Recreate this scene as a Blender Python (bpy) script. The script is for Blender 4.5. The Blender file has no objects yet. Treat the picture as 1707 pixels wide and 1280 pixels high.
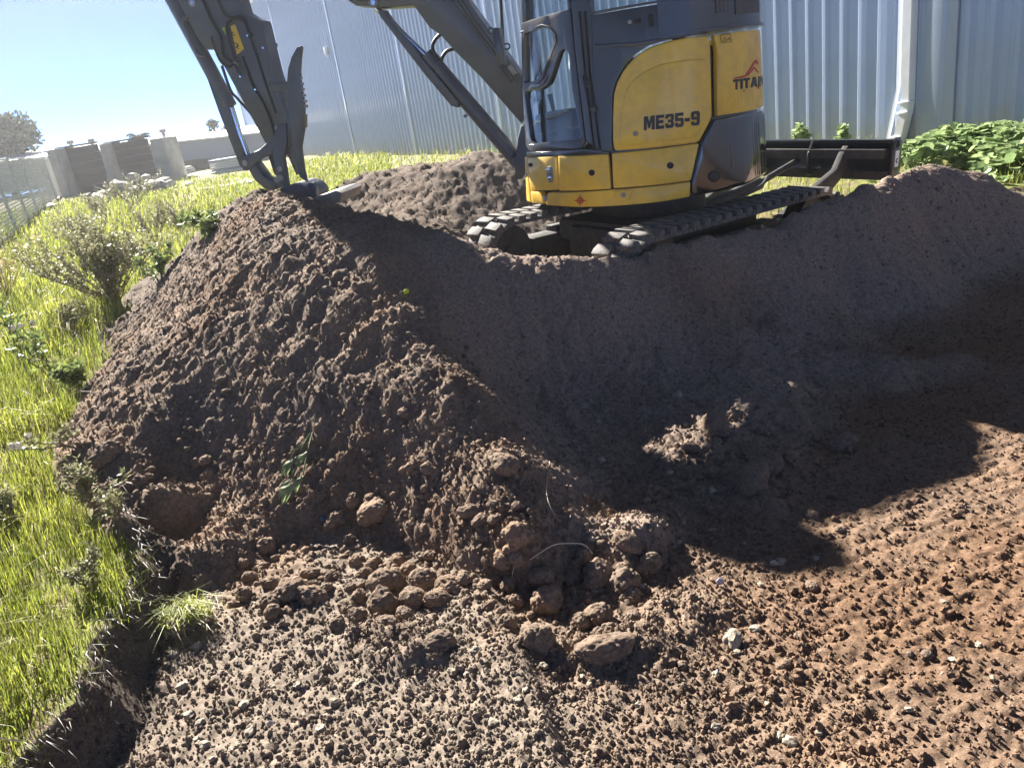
import bpy, bmesh, math, random
import numpy as np
from mathutils import Vector, Matrix
random.seed(7); RNG = np.random.default_rng(7)
scene = bpy.context.scene
COL = scene.collection
rad = math.radians

# ------------------------------------------------------------------ camera
FPX = 1282.0; PITCH = rad(20.4); ROLL = rad(8.9); EYE = 1.62; PW, PH = 1707, 1280
_r0 = Vector((1, 0, 0)); FWD = Vector((0, math.cos(PITCH), -math.sin(PITCH))); _u0 = Vector((0, math.sin(PITCH), math.cos(PITCH)))
RGT = _r0 * math.cos(ROLL) - _u0 * math.sin(ROLL); UPV = _r0 * math.sin(ROLL) + _u0 * math.cos(ROLL)
CAM = Vector((0, 0, EYE))
cd = bpy.data.cameras.new('camera'); cam = bpy.data.objects.new('camera', cd); COL.objects.link(cam)
cam.matrix_world = Matrix(((RGT.x, UPV.x, -FWD.x, 0), (RGT.y, UPV.y, -FWD.y, 0), (RGT.z, UPV.z, -FWD.z, EYE), (0, 0, 0, 1)))
cd.sensor_width = 36; cd.sensor_fit = 'HORIZONTAL'; cd.lens = 36 * FPX / PW; cd.clip_start = 0.05; cd.clip_end = 3000
scene.camera = cam

# ------------------------------------------------------------------ sky and sun
SUN_AZ = rad(-29.2); SUN_EL = rad(32.0)          # azimuth from +Y, negative = left
sun_dir = Vector((math.sin(SUN_AZ) * math.cos(SUN_EL), math.cos(SUN_AZ) * math.cos(SUN_EL), math.sin(SUN_EL)))
w = bpy.data.worlds.new('World'); scene.world = w; w.use_nodes = True
nt = w.node_tree; nt.nodes.clear()
sk = nt.nodes.new('ShaderNodeTexSky'); sk.sky_type = 'NISHITA'; sk.sun_disc = False
sk.sun_elevation = SUN_EL; sk.sun_rotation = SUN_AZ; sk.altitude = 3000; sk.air_density = 0.2; sk.dust_density = 0.0; sk.ozone_density = 4.0
bg = nt.nodes.new('ShaderNodeBackground'); bg.inputs[1].default_value = 0.072
wo = nt.nodes.new('ShaderNodeOutputWorld')
nt.links.new(sk.outputs[0], bg.inputs[0]); nt.links.new(bg.outputs[0], wo.inputs[0])
ld = bpy.data.lights.new('sun', 'SUN'); ld.energy = 5.0; ld.angle = rad(0.53); ld.color = (1.0, 0.94, 0.86)
lo = bpy.data.objects.new('sun', ld); COL.objects.link(lo); lo.location = (0, 0, 30)
lo.rotation_euler = (-sun_dir).to_track_quat('-Z', 'Y').to_euler()
vs = scene.view_settings; vs.view_transform = 'Standard'; vs.look = 'None'; vs.exposure = 2.25; vs.gamma = 1.0; vs.use_curve_mapping = False
scene.cycles.max_bounces = 8; scene.cycles.transparent_max_bounces = 24; scene.cycles.use_denoising = True

# ------------------------------------------------------------------ pixel helpers (photograph pixels to points in the place)
def ray(px, py):
    d = FWD * FPX + RGT * (px - PW / 2) - UPV * (py - PH / 2)
    return d.normalized()
def at_z(px, py, z):
    d = ray(px, py); return CAM + d * ((z - EYE) / d.z)
def at_y(px, py, y):
    d = ray(px, py); return CAM + d * (y / d.y)
def at_plane(px, py, O, N):
    d = ray(px, py); return CAM + d * ((O - CAM).dot(N) / d.dot(N))
def proj(P):
    v = Vector(P) - CAM; k = v.dot(FWD)
    return PW / 2 + FPX * v.dot(RGT) / k, PH / 2 - FPX * v.dot(UPV) / k, k

# ------------------------------------------------------------------ object helpers
ORG = {}
def link(o):
    COL.objects.link(o); return o
def tag(o, label=None, cat=None, group=None, kind=None):
    if label: o['label'] = label
    if cat: o['category'] = cat
    if group: o['group'] = group
    if kind: o['kind'] = kind
    return o
def empty(name, loc, label, cat, group=None):
    o = bpy.data.objects.new(name, None); link(o); o.location = loc; o.empty_display_size = 0.1
    ORG[o.name] = Vector(loc); return tag(o, label, cat, group)
def add_obj(name, me, parent=None, mat=None):
    o = bpy.data.objects.new(name, me); link(o)
    if mat is not None and len(me.materials) == 0: me.materials.append(mat)
    if parent is not None:
        o.parent = parent; ORG[o.name] = ORG[parent.name]
    return o
def finish(name, bm, mat, parent=None, smooth=True, angle=35):
    """world-space bmesh -> one object (mesh stored relative to its thing's base)"""
    bmesh.ops.recalc_face_normals(bm, faces=bm.faces)
    me = bpy.data.meshes.new(name)
    if parent is not None:
        bmesh.ops.translate(bm, verts=bm.verts, vec=-ORG[parent.name])
    bm.to_mesh(me); bm.free()
    if smooth:
        for p in me.polygons: p.use_smooth = True
        me.set_sharp_from_angle(angle=rad(angle))
    return add_obj(name, me, parent, mat)
def np_mesh(name, V, Fc, mat, parent=None, smooth=True, sizes=None):
    """numpy verts (n,3) and faces (m,k) -> object; V relative to parent base already subtracted here"""
    V = np.asarray(V, dtype=np.float32)
    if parent is not None: V = V - np.array(ORG[parent.name], dtype=np.float32)
    me = bpy.data.meshes.new(name)
    me.vertices.add(len(V)); me.vertices.foreach_set('co', V.ravel())
    k = Fc.shape[1]; n = len(Fc)
    me.loops.add(n * k); me.loops.foreach_set('vertex_index', Fc.astype(np.int32).ravel())
    me.polygons.add(n); me.polygons.foreach_set('loop_start', np.arange(0, n * k, k, dtype=np.int32))
    me.polygons.foreach_set('loop_total', np.full(n, k, dtype=np.int32))
    me.polygons.foreach_set('use_smooth', np.full(n, smooth))
    me.update(calc_edges=True)
    return add_obj(name, me, parent, mat)
def bx(bm, c, s, R=None, bev=0.0):
    """box centred at c, full sizes s, optional 3x3 axes matrix R"""
    g = bmesh.ops.create_cube(bm, size=1.0); vs_ = g['verts']
    bmesh.ops.scale(bm, vec=s, verts=vs_)
    if bev > 0:
        es = list({e for v in vs_ for e in v.link_edges})
        r = bmesh.ops.bevel(bm, geom=es, offset=bev, segments=2, affect='EDGES', profile=0.6)
        vs_ = list({v for f in r['faces'] for v in f.verts} | {v for v in vs_ if v.is_valid})
    M = Matrix.Translation(c) @ (R.to_4x4() if R is not None else Matrix.Identity(4))
    bmesh.ops.transform(bm, matrix=M, verts=vs_)
def axes(x, y=None, z=None):
    x = x.normalized()
    if z is None: z = Vector((0, 0, 1))
    z = (z - x * z.dot(x)).normalized(); y = z.cross(x)
    return Matrix((x, y, z)).transposed()
def tube(bm, pts, r, n=8, caps=True):
    pts = [Vector(p) for p in pts]; rings = []
    rs = r if isinstance(r, (list, tuple)) else [r] * len(pts)
    ref = None
    for i, p in enumerate(pts):
        a = pts[max(i - 1, 0)]; b = pts[min(i + 1, len(pts) - 1)]
        t = (b - a).normalized()
        if ref is None:
            ref = Vector((0, 0, 1)) if abs(t.z) < 0.9 else Vector((1, 0, 0))
        u = (ref - t * ref.dot(t)).normalized(); ref = u; v = t.cross(u)
        rings.append([bm.verts.new(p + (u * math.cos(2 * math.pi * k / n) + v * math.sin(2 * math.pi * k / n)) * rs[i]) for k in range(n)])
    for a, b in zip(rings, rings[1:]):
        for k in range(n):
            bm.faces.new((a[k], a[(k + 1) % n], b[(k + 1) % n], b[k]))
    if caps:
        bm.faces.new(rings[0][::-1]); bm.faces.new(rings[-1])
def spline(pts, n=6):
    pts = [Vector(p) for p in pts]; out = []
    P = [pts[0]] + pts + [pts[-1]]
    for i in range(1, len(P) - 2):
        for k in range(n):
            t = k / n; a, b, c, d = P[i - 1], P[i], P[i + 1], P[i + 2]
            out.append(0.5 * ((2 * b) + (c - a) * t + (2 * a - 5 * b + 4 * c - d) * t * t + (3 * b - a - 3 * c + d) * t ** 3))
    out.append(pts[-1]); return out
def roundpoly(pts, r=0.0, n=3):
    """round the corners of a 2D polygon"""
    if r <= 0: return pts
    out = []; N = len(pts)
    for i in range(N):
        p0, p1, p2 = Vector(pts[i - 1]), Vector(pts[i]), Vector(pts[(i + 1) % N])
        a, b = p0 - p1, p2 - p1
        la, lb = a.length, b.length
        if la < 1e-6 or lb < 1e-6: continue
        q = min(r, la * 0.45, lb * 0.45)
        s, e = p1 + a / la * q, p1 + b / lb * q
        if abs(a.normalized().dot(b.normalized())) > 0.985: out.append(tuple(p1)); continue
        for k in range(n + 1):
            t = k / n
            out.append(tuple(s * (1 - t) ** 2 + p1 * 2 * t * (1 - t) + e * t * t))
    return out
def slab(pts2, depth, bev=0.0, segs=2, holes=()):
    """2D polygon (a,b) -> bmesh solid: front at w=0, back at w=-depth; returns bmesh with coords (a,b,w)"""
    bm = bmesh.new()
    A = sum(pts2[i][0] * pts2[(i + 1) % len(pts2)][1] - pts2[(i + 1) % len(pts2)][0] * pts2[i][1] for i in range(len(pts2)))
    if A < 0: pts2 = pts2[::-1]
    loops = [pts2] + [h for h in holes]
    vl = []; el = []
    for L in loops:
        v = [bm.verts.new((p[0], p[1], 0)) for p in L]; vl.append(v)
        el += [bm.edges.new((v[i], v[(i + 1) % len(v)])) for i in range(len(v))]
    if holes:
        bmesh.ops.triangle_fill(bm, edges=el, use_beauty=True, use_dissolve=False, normal=(0, 0, 1))
    else:
        bm.faces.new(vl[0])
    for f in bm.faces:
        f.normal_update()
        if f.normal.z < 0: f.normal_flip()
    top = list(bm.faces)
    r = bmesh.ops.extrude_face_region(bm, geom=top)
    nv = [g for g in r['geom'] if isinstance(g, bmesh.types.BMVert)]
    newf = set(g for g in r['geom'] if isinstance(g, bmesh.types.BMFace))
    for v in nv: v.co.z = 0.0
    old = [v for v in bm.verts if v not in set(nv)]
    for v in old: v.co.z = -depth
    if bev > 0:
        es = [e for e in bm.edges if e.verts[0].co.z == 0 and e.verts[1].co.z == 0 and
              any(abs(f.calc_center_median().z) > 1e-6 for f in e.link_faces)]
        bmesh.ops.bevel(bm, geom=es, offset=bev, segments=segs, affect='EDGES', profile=0.5, clamp_overlap=True)
    return bm

# ------------------------------------------------------------------ material helpers
def new_mat(name):
    m = bpy.data.materials.new(name); m.use_nodes = True
    return m, m.node_tree, m.node_tree.nodes['Principled BSDF']
def mat(name, col, rough=0.6, metal=0.0, var=0.12, scale=6.0, bump=0.0, bscale=40.0, coat=0.0, spec=0.5, dust=0.0, dcol=(0.2, 0.15, 0.11)):
    m, t, b = new_mat(name)
    b.inputs['Roughness'].default_value = rough; b.inputs['Metallic'].default_value = metal
    b.inputs['Coat Weight'].default_value = coat; b.inputs['Coat Roughness'].default_value = 0.072
    b.inputs['Specular IOR Level'].default_value = spec
    tc = t.nodes.new('ShaderNodeTexCoord')
    n = t.nodes.new('ShaderNodeTexNoise'); n.inputs['Scale'].default_value = scale; n.inputs['Detail'].default_value = 5
    t.links.new(tc.outputs['Object'], n.inputs['Vector'])
    cr = t.nodes.new('ShaderNodeValToRGB')
    a = [max(0, c * (1 - var)) for c in col] + [1]; z = [min(1, c * (1 + var)) for c in col] + [1]
    cr.color_ramp.elements[0].color = a; cr.color_ramp.elements[0].position = 0.3
    cr.color_ramp.elements[1].color = z; cr.color_ramp.elements[1].position = 0.7
    t.links.new(n.outputs['Fac'], cr.inputs[0]); out = cr.outputs[0]
    if dust > 0:
        n2 = t.nodes.new('ShaderNodeTexNoise'); n2.inputs['Scale'].default_value = scale * 2.3; n2.inputs['Detail'].default_value = 8; n2.inputs['Roughness'].default_value = 0.7
        t.links.new(tc.outputs['Object'], n2.inputs['Vector'])
        mr = t.nodes.new('ShaderNodeMapRange'); mr.inputs[1].default_value = 0.42; mr.inputs[2].default_value = 0.75; mr.inputs[3].default_value = 0; mr.inputs[4].default_value = dust
        t.links.new(n2.outputs['Fac'], mr.inputs[0])
        mx = t.nodes.new('ShaderNodeMixRGB'); mx.inputs[2].default_value = (*dcol, 1)
        t.links.new(mr.outputs[0], mx.inputs[0]); t.links.new(out, mx.inputs[1]); out = mx.outputs[0]
        rr = t.nodes.new('ShaderNodeMapRange'); rr.inputs[1].default_value = 0; rr.inputs[2].default_value = 1; rr.inputs[3].default_value = rough; rr.inputs[4].default_value = 0.95
        t.links.new(mr.outputs[0], rr.inputs[0]); t.links.new(rr.outputs[0], b.inputs['Roughness'])
    t.links.new(out, b.inputs['Base Color'])
    if bump > 0:
        nb = t.nodes.new('ShaderNodeTexNoise'); nb.inputs['Scale'].default_value = bscale; nb.inputs['Detail'].default_value = 6
        t.links.new(tc.outputs['Object'], nb.inputs['Vector'])
        bp = t.nodes.new('ShaderNodeBump'); bp.inputs['Strength'].default_value = bump; bp.inputs['Distance'].default_value = 0.01
        t.links.new(nb.outputs['Fac'], bp.inputs['Height']); t.links.new(bp.outputs[0], b.inputs['Normal'])
    return m
def leaf_mat(name, c1, c2, trans=0.45, scale=3.0, rough=0.5):
    m, t, b = new_mat(name)
    g = t.nodes.new('ShaderNodeNewGeometry'); n = t.nodes.new('ShaderNodeTexNoise'); n.inputs['Scale'].default_value = scale; n.inputs['Detail'].default_value = 4
    t.links.new(g.outputs['Position'], n.inputs['Vector'])
    ad = t.nodes.new('ShaderNodeMath'); ad.operation = 'MULTIPLY_ADD'; ad.inputs[1].default_value = 0.55; ad.inputs[2].default_value = -0.27
    t.links.new(g.outputs['Random Per Island'], ad.inputs[0])
    a2 = t.nodes.new('ShaderNodeMath'); a2.operation = 'ADD'
    t.links.new(n.outputs['Fac'], a2.inputs[0]); t.links.new(ad.outputs[0], a2.inputs[1])
    cr = t.nodes.new('ShaderNodeValToRGB'); cr.color_ramp.elements[0].position = 0.25; cr.color_ramp.elements[1].position = 0.75
    cr.color_ramp.elements[0].color = (*c1, 1); cr.color_ramp.elements[1].color = (*c2, 1)
    t.links.new(a2.outputs[0], cr.inputs[0]); t.links.new(cr.outputs[0], b.inputs['Base Color'])
    b.inputs['Roughness'].default_value = rough; b.inputs['Specular IOR Level'].default_value = 0.3
    tr = t.nodes.new('ShaderNodeBsdfTranslucent'); t.links.new(cr.outputs[0], tr.inputs[0])
    mx = t.nodes.new('ShaderNodeMixShader'); mx.inputs[0].default_value = trans
    t.links.new(b.outputs[0], mx.inputs[1]); t.links.new(tr.outputs[0], mx.inputs[2])
    t.links.new(mx.outputs[0], t.nodes['Material Output'].inputs[0]); return m
def glass_mat(name, tint, gloss=1.0):
    m, t, b = new_mat(name); t.nodes.remove(b)
    tr = t.nodes.new('ShaderNodeBsdfTransparent'); tr.inputs[0].default_value = (*tint, 1)
    gl = t.nodes.new('ShaderNodeBsdfGlossy'); gl.inputs['Roughness'].default_value = 0.02; gl.inputs[0].default_value = (gloss, gloss, gloss, 1)
    lw = t.nodes.new('ShaderNodeLayerWeight'); pw = t.nodes.new('ShaderNodeMath'); pw.operation = 'POWER'; pw.inputs[1].default_value = 4.0
    fr = t.nodes.new('ShaderNodeMath'); fr.operation = 'MULTIPLY_ADD'; fr.inputs[1].default_value = 0.8; fr.inputs[2].default_value = 0.035
    t.links.new(lw.outputs['Facing'], pw.inputs[0]); t.links.new(pw.outputs[0], fr.inputs[0])
    mx = t.nodes.new('ShaderNodeMixShader')
    t.links.new(fr.outputs[0], mx.inputs[0]); t.links.new(tr.outputs[0], mx.inputs[1]); t.links.new(gl.outputs[0], mx.inputs[2])
    t.links.new(mx.outputs[0], t.nodes['Material Output'].inputs[0]); return m
def soil_mat(name, attr=True, green=0.0):
    m, t, b = new_mat(name)
    b.inputs['Roughness'].default_value = 0.95; b.inputs['Specular IOR Level'].default_value = 0.12
    g = t.nodes.new('ShaderNodeNewGeometry')
    def noise(s, d=6, r=0.6):
        n = t.nodes.new('ShaderNodeTexNoise'); n.inputs['Scale'].default_value = s; n.inputs['Detail'].default_value = d; n.inputs['Roughness'].default_value = r
        t.links.new(g.outputs['Position'], n.inputs['Vector']); return n.outputs['Fac']
    def ramp(src, stops):
        cr = t.nodes.new('ShaderNodeValToRGB'); e = cr.color_ramp.elements
        e[0].position, e[0].color = stops[0][0], (*stops[0][1], 1); e[1].position, e[1].color = stops[-1][0], (*stops[-1][1], 1)
        for p, c in stops[1:-1]:
            k = e.new(p); k.color = (*c, 1)
        t.links.new(src, cr.inputs[0]); return cr.outputs[0]
    def mix(f, a, c, mode='MIX'):
        x = t.nodes.new('ShaderNodeMixRGB'); x.blend_type = mode
        for i, s in enumerate((f, a, c)):
            if isinstance(s, (int, float)): x.inputs[i].default_value = s
            elif isinstance(s, tuple): x.inputs[i].default_value = (*s, 1)
            else: t.links.new(s, x.inputs[i])
        return x.outputs[0]
    base = ramp(noise(2.2), [(0.28, (0.145, 0.115, 0.092)), (0.5, (0.19, 0.143, 0.107)), (0.72, (0.245, 0.170, 0.116))])
    fine = ramp(noise(60, 4), [(0.3, (0.62, 0.60, 0.58)), (0.7, (1.25, 1.22, 1.2))])
    grit = ramp(noise(170, 2), [(0.60, (0, 0, 0)), (0.70, (1, 1, 1))])
    col = mix(1.0, base, fine, 'MULTIPLY')
    if attr:
        at = t.nodes.new('ShaderNodeAttribute'); at.attribute_name = 'tint'
        sp = t.nodes.new('ShaderNodeSeparateColor'); t.links.new(at.outputs['Color'], sp.inputs[0])
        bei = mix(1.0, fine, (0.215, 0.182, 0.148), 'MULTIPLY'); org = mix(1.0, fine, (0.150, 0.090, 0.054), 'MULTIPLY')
        fill_col = mix(1.0, fine, (0.235, 0.190, 0.158), 'MULTIPLY')  # paler soil colour that lifts the heap's shaded face
        col = mix(sp.outputs[0], col, bei); col = mix(sp.outputs[1], col, org); col = mix(sp.outputs[2], col, fill_col); col = mix(at.outputs['Alpha'], mix(1.0, fine, (0.085, 0.07, 0.058), 'MULTIPLY'), col)
    col = mix(grit, col, mix(0.5, col, (0.36, 0.32, 0.27)))
    if green:
        col = mix(ramp(noise(5), [(0.35, (0, 0, 0)), (0.6, (green, green, green))]), col, (0.16, 0.19, 0.045))
    t.links.new(col, b.inputs['Base Color'])
    bp = t.nodes.new('ShaderNodeBump'); bp.inputs['Strength'].default_value = 0.7; bp.inputs['Distance'].default_value = 0.006
    t.links.new(noise(110, 5, 0.7), bp.inputs['Height']); t.links.new(bp.outputs[0], b.inputs['Normal'])
    return m

M_soil = soil_mat('soil'); M_clod = soil_mat('clod_soil', attr=False); M_field = soil_mat('field_soil', attr=False, green=0.9)
M_clodred = mat('red_clod_soil', (0.21, 0.14, 0.105), 0.95, var=0.3, scale=30, bump=0.8, bscale=120, spec=0.1)
M_stone = mat('pale_stone', (0.27, 0.23, 0.175), 0.85, var=0.25, scale=25, bump=0.4, bscale=80)
M_grass = leaf_mat('grass', (0.135, 0.18, 0.024), (0.33, 0.35, 0.058), 0.55, 1.3)
M_dry = leaf_mat('dry_grass', (0.36, 0.30, 0.16), (0.55, 0.48, 0.30), 0.35, 4)
M_yellow = mat('yellow_paint', (0.84, 0.54, 0.045), 0.38, var=0.06, scale=3, coat=0.35, dust=0.38, bump=0.0)
M_black = mat('black_paint', (0.028, 0.031, 0.036), 0.30, var=0.2, scale=5, coat=0.6, dust=0.12, dcol=(0.10, 0.09, 0.085))
M_arm = mat('charcoal_paint', (0.072, 0.078, 0.088), 0.42, var=0.2, scale=5, coat=0.3, dust=0.22, dcol=(0.13, 0.12, 0.11))
M_gloss = mat('gloss_black_paint', (0.012, 0.013, 0.016), 0.12, var=0.2, scale=4, coat=1.0)
M_rubber = mat('rubber', (0.055, 0.055, 0.056), 0.75, var=0.3, scale=20, dust=0.85, dcol=(0.30, 0.26, 0.21), bump=0.3, bscale=60)
M_under = mat('undercarriage_paint', (0.03, 0.031, 0.034), 0.6, var=0.2, scale=8, dust=0.6, dcol=(0.14, 0.11, 0.085))
M_chrome = mat('chrome', (0.75, 0.76, 0.78), 0.12, metal=1.0, var=0.04)
M_steel = mat('worn_steel', (0.30, 0.29, 0.27), 0.5, metal=0.6, var=0.25, scale=15, dust=0.3)
M_hose = mat('hose_rubber', (0.018, 0.018, 0.02), 0.5, var=0.2)
M_red = mat('red_print', (0.5, 0.03, 0.025), 0.5, var=0.1)
M_ink = mat('black_print', (0.015, 0.015, 0.017), 0.4, var=0.1)
M_white = mat('white_plastic', (0.72, 0.72, 0.70), 0.5, var=0.08)
M_seal = mat('rubber_seal', (0.010, 0.010, 0.011), 0.7)
M_seat = mat('seat_vinyl', (0.03, 0.03, 0.033), 0.55, var=0.3, scale=12, bump=0.2)
M_decal = mat('yellow_decal', (0.70, 0.46, 0.05), 0.5, var=0.06)
M_glass = glass_mat('cab_glass', (0.70, 0.76, 0.77))

# ------------------------------------------------------------------ numpy noise
def _h(ix, iy, s):
    n = (ix.astype(np.int64) * 374761393 + iy.astype(np.int64) * 668265263 + s * 1442695041) & 0xFFFFFFFF
    n = ((n ^ (n >> 13)) * 1274126177) & 0xFFFFFFFF
    n = ((n ^ (n >> 16)) * 2246822519) & 0xFFFFFFFF
    return ((n ^ (n >> 15)) & 0xFFFFFF) / float(0x1000000)
def vnoise(x, y, s=0):
    ix = np.floor(x); iy = np.floor(y); fx = x - ix; fy = y - iy
    fx = fx * fx * (3 - 2 * fx); fy = fy * fy * (3 - 2 * fy)
    a = _h(ix, iy, s); b = _h(ix + 1, iy, s); c = _h(ix, iy + 1, s); d = _h(ix + 1, iy + 1, s)
    return (a * (1 - fx) + b * fx) * (1 - fy) + (c * (1 - fx) + d * fx) * fy
def fbm(x, y, s=0, o=4):
    r = 0; a = 0.5
    for k in range(o):
        r = r + a * vnoise(x, y, s + k * 17); x = x * 2.03 + 5.1; y = y * 2.03 + 3.7; a *= 0.5
    return r
def cob(x, y, cell, s, lo=0.42, hi=0.78):
    """rounded lumps: height (in metres) of the tallest ball cap over each point"""
    u = x / cell; v = y / cell; ix = np.floor(u); iy = np.floor(v); h = np.zeros_like(u)
    for dx in (-1, 0, 1):
        for dy in (-1, 0, 1):
            jx = ix + dx; jy = iy + dy
            px_ = jx + _h(jx, jy, s); py_ = jy + _h(jx, jy, s + 1)
            r = lo + (hi - lo) * _h(jx, jy, s + 2) ** 1.5
            q = r * r - (u - px_) ** 2 - (v - py_) ** 2
            h = np.maximum(h, np.sqrt(np.maximum(q, 0)))
    return h * cell
def sstep(a, b, x):
    t = np.clip((x - a) / (b - a), 0, 1); return t * t * (3 - 2 * t)

# ------------------------------------------------------------------ shape of the land
GZ = 0.28
_c = []
def Y(px, py, y): _c.append(tuple(at_y(px, py, y)))
def Z(px, py, z): _c.append(tuple(at_z(px, py, z)))
def X(x, y, z): _c.append((x, y, z))
# crest of the heap, from the bucket round to the right
for a in ((430, 322, 6.4), (455, 325, 5.7), (505, 333, 5.25), (560, 347, 4.85), (600, 368, 4.5), (640, 388, 4.25), (690, 388, 4.4), (735, 387, 4.55), (790, 408, 4.4), (828, 428, 4.2),
          (860, 441, 4.15), (910, 441, 4.15), (960, 438, 4.15), (1040, 434, 4.2), (1100, 407, 4.4), (1170, 397, 4.5), (1250, 384, 4.65), (1320, 361, 4.8), (1355, 344, 4.88), (1390, 331, 4.95), (1435, 313, 5.08),
          (1480, 296, 5.25), (1505, 287, 5.38), (1535, 280, 5.5), (1560, 278, 5.6), (1640, 290, 5.65), (1700, 328, 5.6), (1780, 400, 5.4)): Y(*a)
# foot of the heap
for a in ((100, 725, .28), (140, 655, .29), (310, 815, .14), (285, 855, .13), (350, 860, .06), (200, 600, .28), (245, 520, .28), (280, 455, .30), (140, 790, .27), (205, 858, .25), (250, 885, .16), (335, 905, 0), (400, 960, 0), (500, 1012, 0), (620, 1042, 0), (740, 1056, 0),
          (850, 1070, 0), (960, 1062, 0), (1060, 1030, 0), (1180, 990, 0), (1280, 940, 0), (1310, 860, 0), (1350, 770, 0), (1400, 715, 0), (1500, 665, 0), (1610, 600, 0), (1720, 550, 0), (1850, 500, 0)): Z(*a)
# ring below ground so that the heap ends
for a in ((70, 750, .12), (330, 1010, -.32), (480, 1075, -.32), (640, 1110, -.32), (850, 1150, -.32), (1000, 1130, -.32), (1180, 1060, -.32), (1340, 1020, -.22), (1440, 930, -.22), (1470, 820, -.22), (1500, 745, -.22), (1600, 680, -.32), (1740, 610, -.32)): Z(*a)
for a in ((-3.6, 5.2, 0), (-4.3, 6.2, .1), (-4.9, 8, .1), (-4.6, 10, .1), (-2.5, 12, .1), (0, 12, .1), (2, 12, .1), (4, 11, .1), (5.6, 9, .1), (6.2, 7, .05), (6.0, 5.2, -.2)): X(*a)
for a in ((-2.6, 1.2, -.4), (-1.6, 1.25, -.5), (-.8, 1.2, -.5), (0, 1.15, -.5), (.8, 1.2, -.5), (1.5, 1.4, -.5), (2.2, 2.0, -.45), (3.0, 2.6, -.45), (4.2, 3.2, -.45), (5.4, 4.0, -.4), (-2.3, 2.2, -.3), (-2.6, 3.0, -.1), (-1.75, 2.6, -.1), (-1.5, 2.1, -.4)): X(*a)
# left flank and back of the heap
for a in ((330, 400, 7.6), (365, 360, 7.8), (400, 337, 7.4)): Y(*a)
X(-4.0, 7.9, .2); X(-3.8, 9.2, .2); X(-2.6, 10.2, .2)
for a in ((330, 398, 7.3), (348, 372, 7.6), (300, 432, 6.9)): Y(*a)
# ridge that runs down towards the camera, between the lit and the shaded side
for a in ((688, 520, 3.62), (760, 620, 3.15), (835, 760, 2.68), (868, 900, 2.33)): Y(*a)
# steep cut face below the lip, then a gentle apron
for a in ((900, 640, 3.68), (1000, 605, 3.78), (1100, 565, 3.92), (1250, 525, 4.15), (1400, 480, 4.45), (1560, 425, 4.95), (1680, 430, 5.0),
          (800, 590, 3.6)): Y(*a)
# fan of fine soil to the right of it
for a in ((1100, 880, .10),): Z(*a)
# trench behind the crest, machine standing ground
for a in ((.15, 4.95, .36), (.5, 4.75, .24), (.95, 4.72, .22), (2.2, 5.25, .15), (2.65, 5.65, .18), (3.2, 6.15, .28), (3.9, 6.5, .3), (4.8, 6.6, .25), (0.2, 5.6, .2), (1.2, 5.6, .2), (2.2, 6.0, .2), (3.0, 6.8, .24), (1.2, 6.8, .25), (2.6, 8, .28), (4.4, 8, .28), (.5, 6.4, .3), (-.05, 5.55, .36), (.85, 4.62, .24), (.15, 5.5, .28), (2.3, 5.55, .1), (1.6, 6.4, .12), (1.6, 5.1, .15)): X(*a)
# mounds behind, between bucket and cab
for a in ((600, 293, 8.3), (690, 277, 8.5), (735, 296, 7.7), (760, 268, 8.2), (800, 251, 8.2), (850, 262, 8.2), (900, 270, 8.0)): Y(*a)
for a in ((-.6, 5.4, .72), (-.5, 6.3, .62), (-1.2, 6.3, .92), (-.1, 6.9, .62), (.3, 7.3, .75), (-1.2, 7.4, .72), (-1.9, 7.6, .8), (-.6, 9.6, .45), (.4, 9.4, .5), (-1.6, 9.3, .5), (1.2, 9.0, .4)): X(*a)
for rx_, ry_, rz_ in [tuple(at_y(*a)) for a in ((688, 520, 3.62), (760, 620, 3.15), (835, 760, 2.68), (868, 900, 2.33))]:
    X(rx_ + .34, ry_ - .05, max(.03, rz_ - .40))
CP = np.array(_c)
_D = np.sqrt(((CP[:, None, :2] - CP[None, :, :2]) ** 2).sum(-1) + 0.0025)
_n = len(CP); _A = np.zeros((_n + 3, _n + 3)); _A[:_n, :_n] = _D + np.eye(_n) * -0.004
_A[:_n, _n] = 1; _A[:_n, _n + 1:] = CP[:, :2]; _A[_n:, :_n] = _A[:_n, _n:].T
_W = np.linalg.solve(_A, np.concatenate([CP[:, 2], np.zeros(3)]))
def rbf(x, y):
    x = np.atleast_1d(np.asarray(x, float)); y = np.atleast_1d(np.asarray(y, float)); out = np.empty(len(x))
    for i in range(0, len(x), 40000):
        a = x[i:i + 40000, None]; b = y[i:i + 40000, None]
        out[i:i + 40000] = np.sqrt((a - CP[None, :, 0]) ** 2 + (b - CP[None, :, 1]) ** 2 + 0.0025) @ _W[:_n] + _W[_n] + _W[_n + 1] * a[:, 0] + _W[_n + 2] * b[:, 0]
    return out
EDGE = np.array([(-1.43, -8), (-1.45, 1.2), (-1.45, 1.62), (-1.41, 1.9), (-1.48, 2.1), (-1.46, 2.35), (-1.52, 2.6), (-1.62, 2.8), (-1.84, 3.1), (-1.9, 3.7), (-1.7, 4.4), (-1.3, 5.2), (-1.0, 6.0), (0, 6.0), (3.4, 6.2), (4.6, 6.4), (6, 6.2), (9, 4), (14, -8)])
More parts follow.
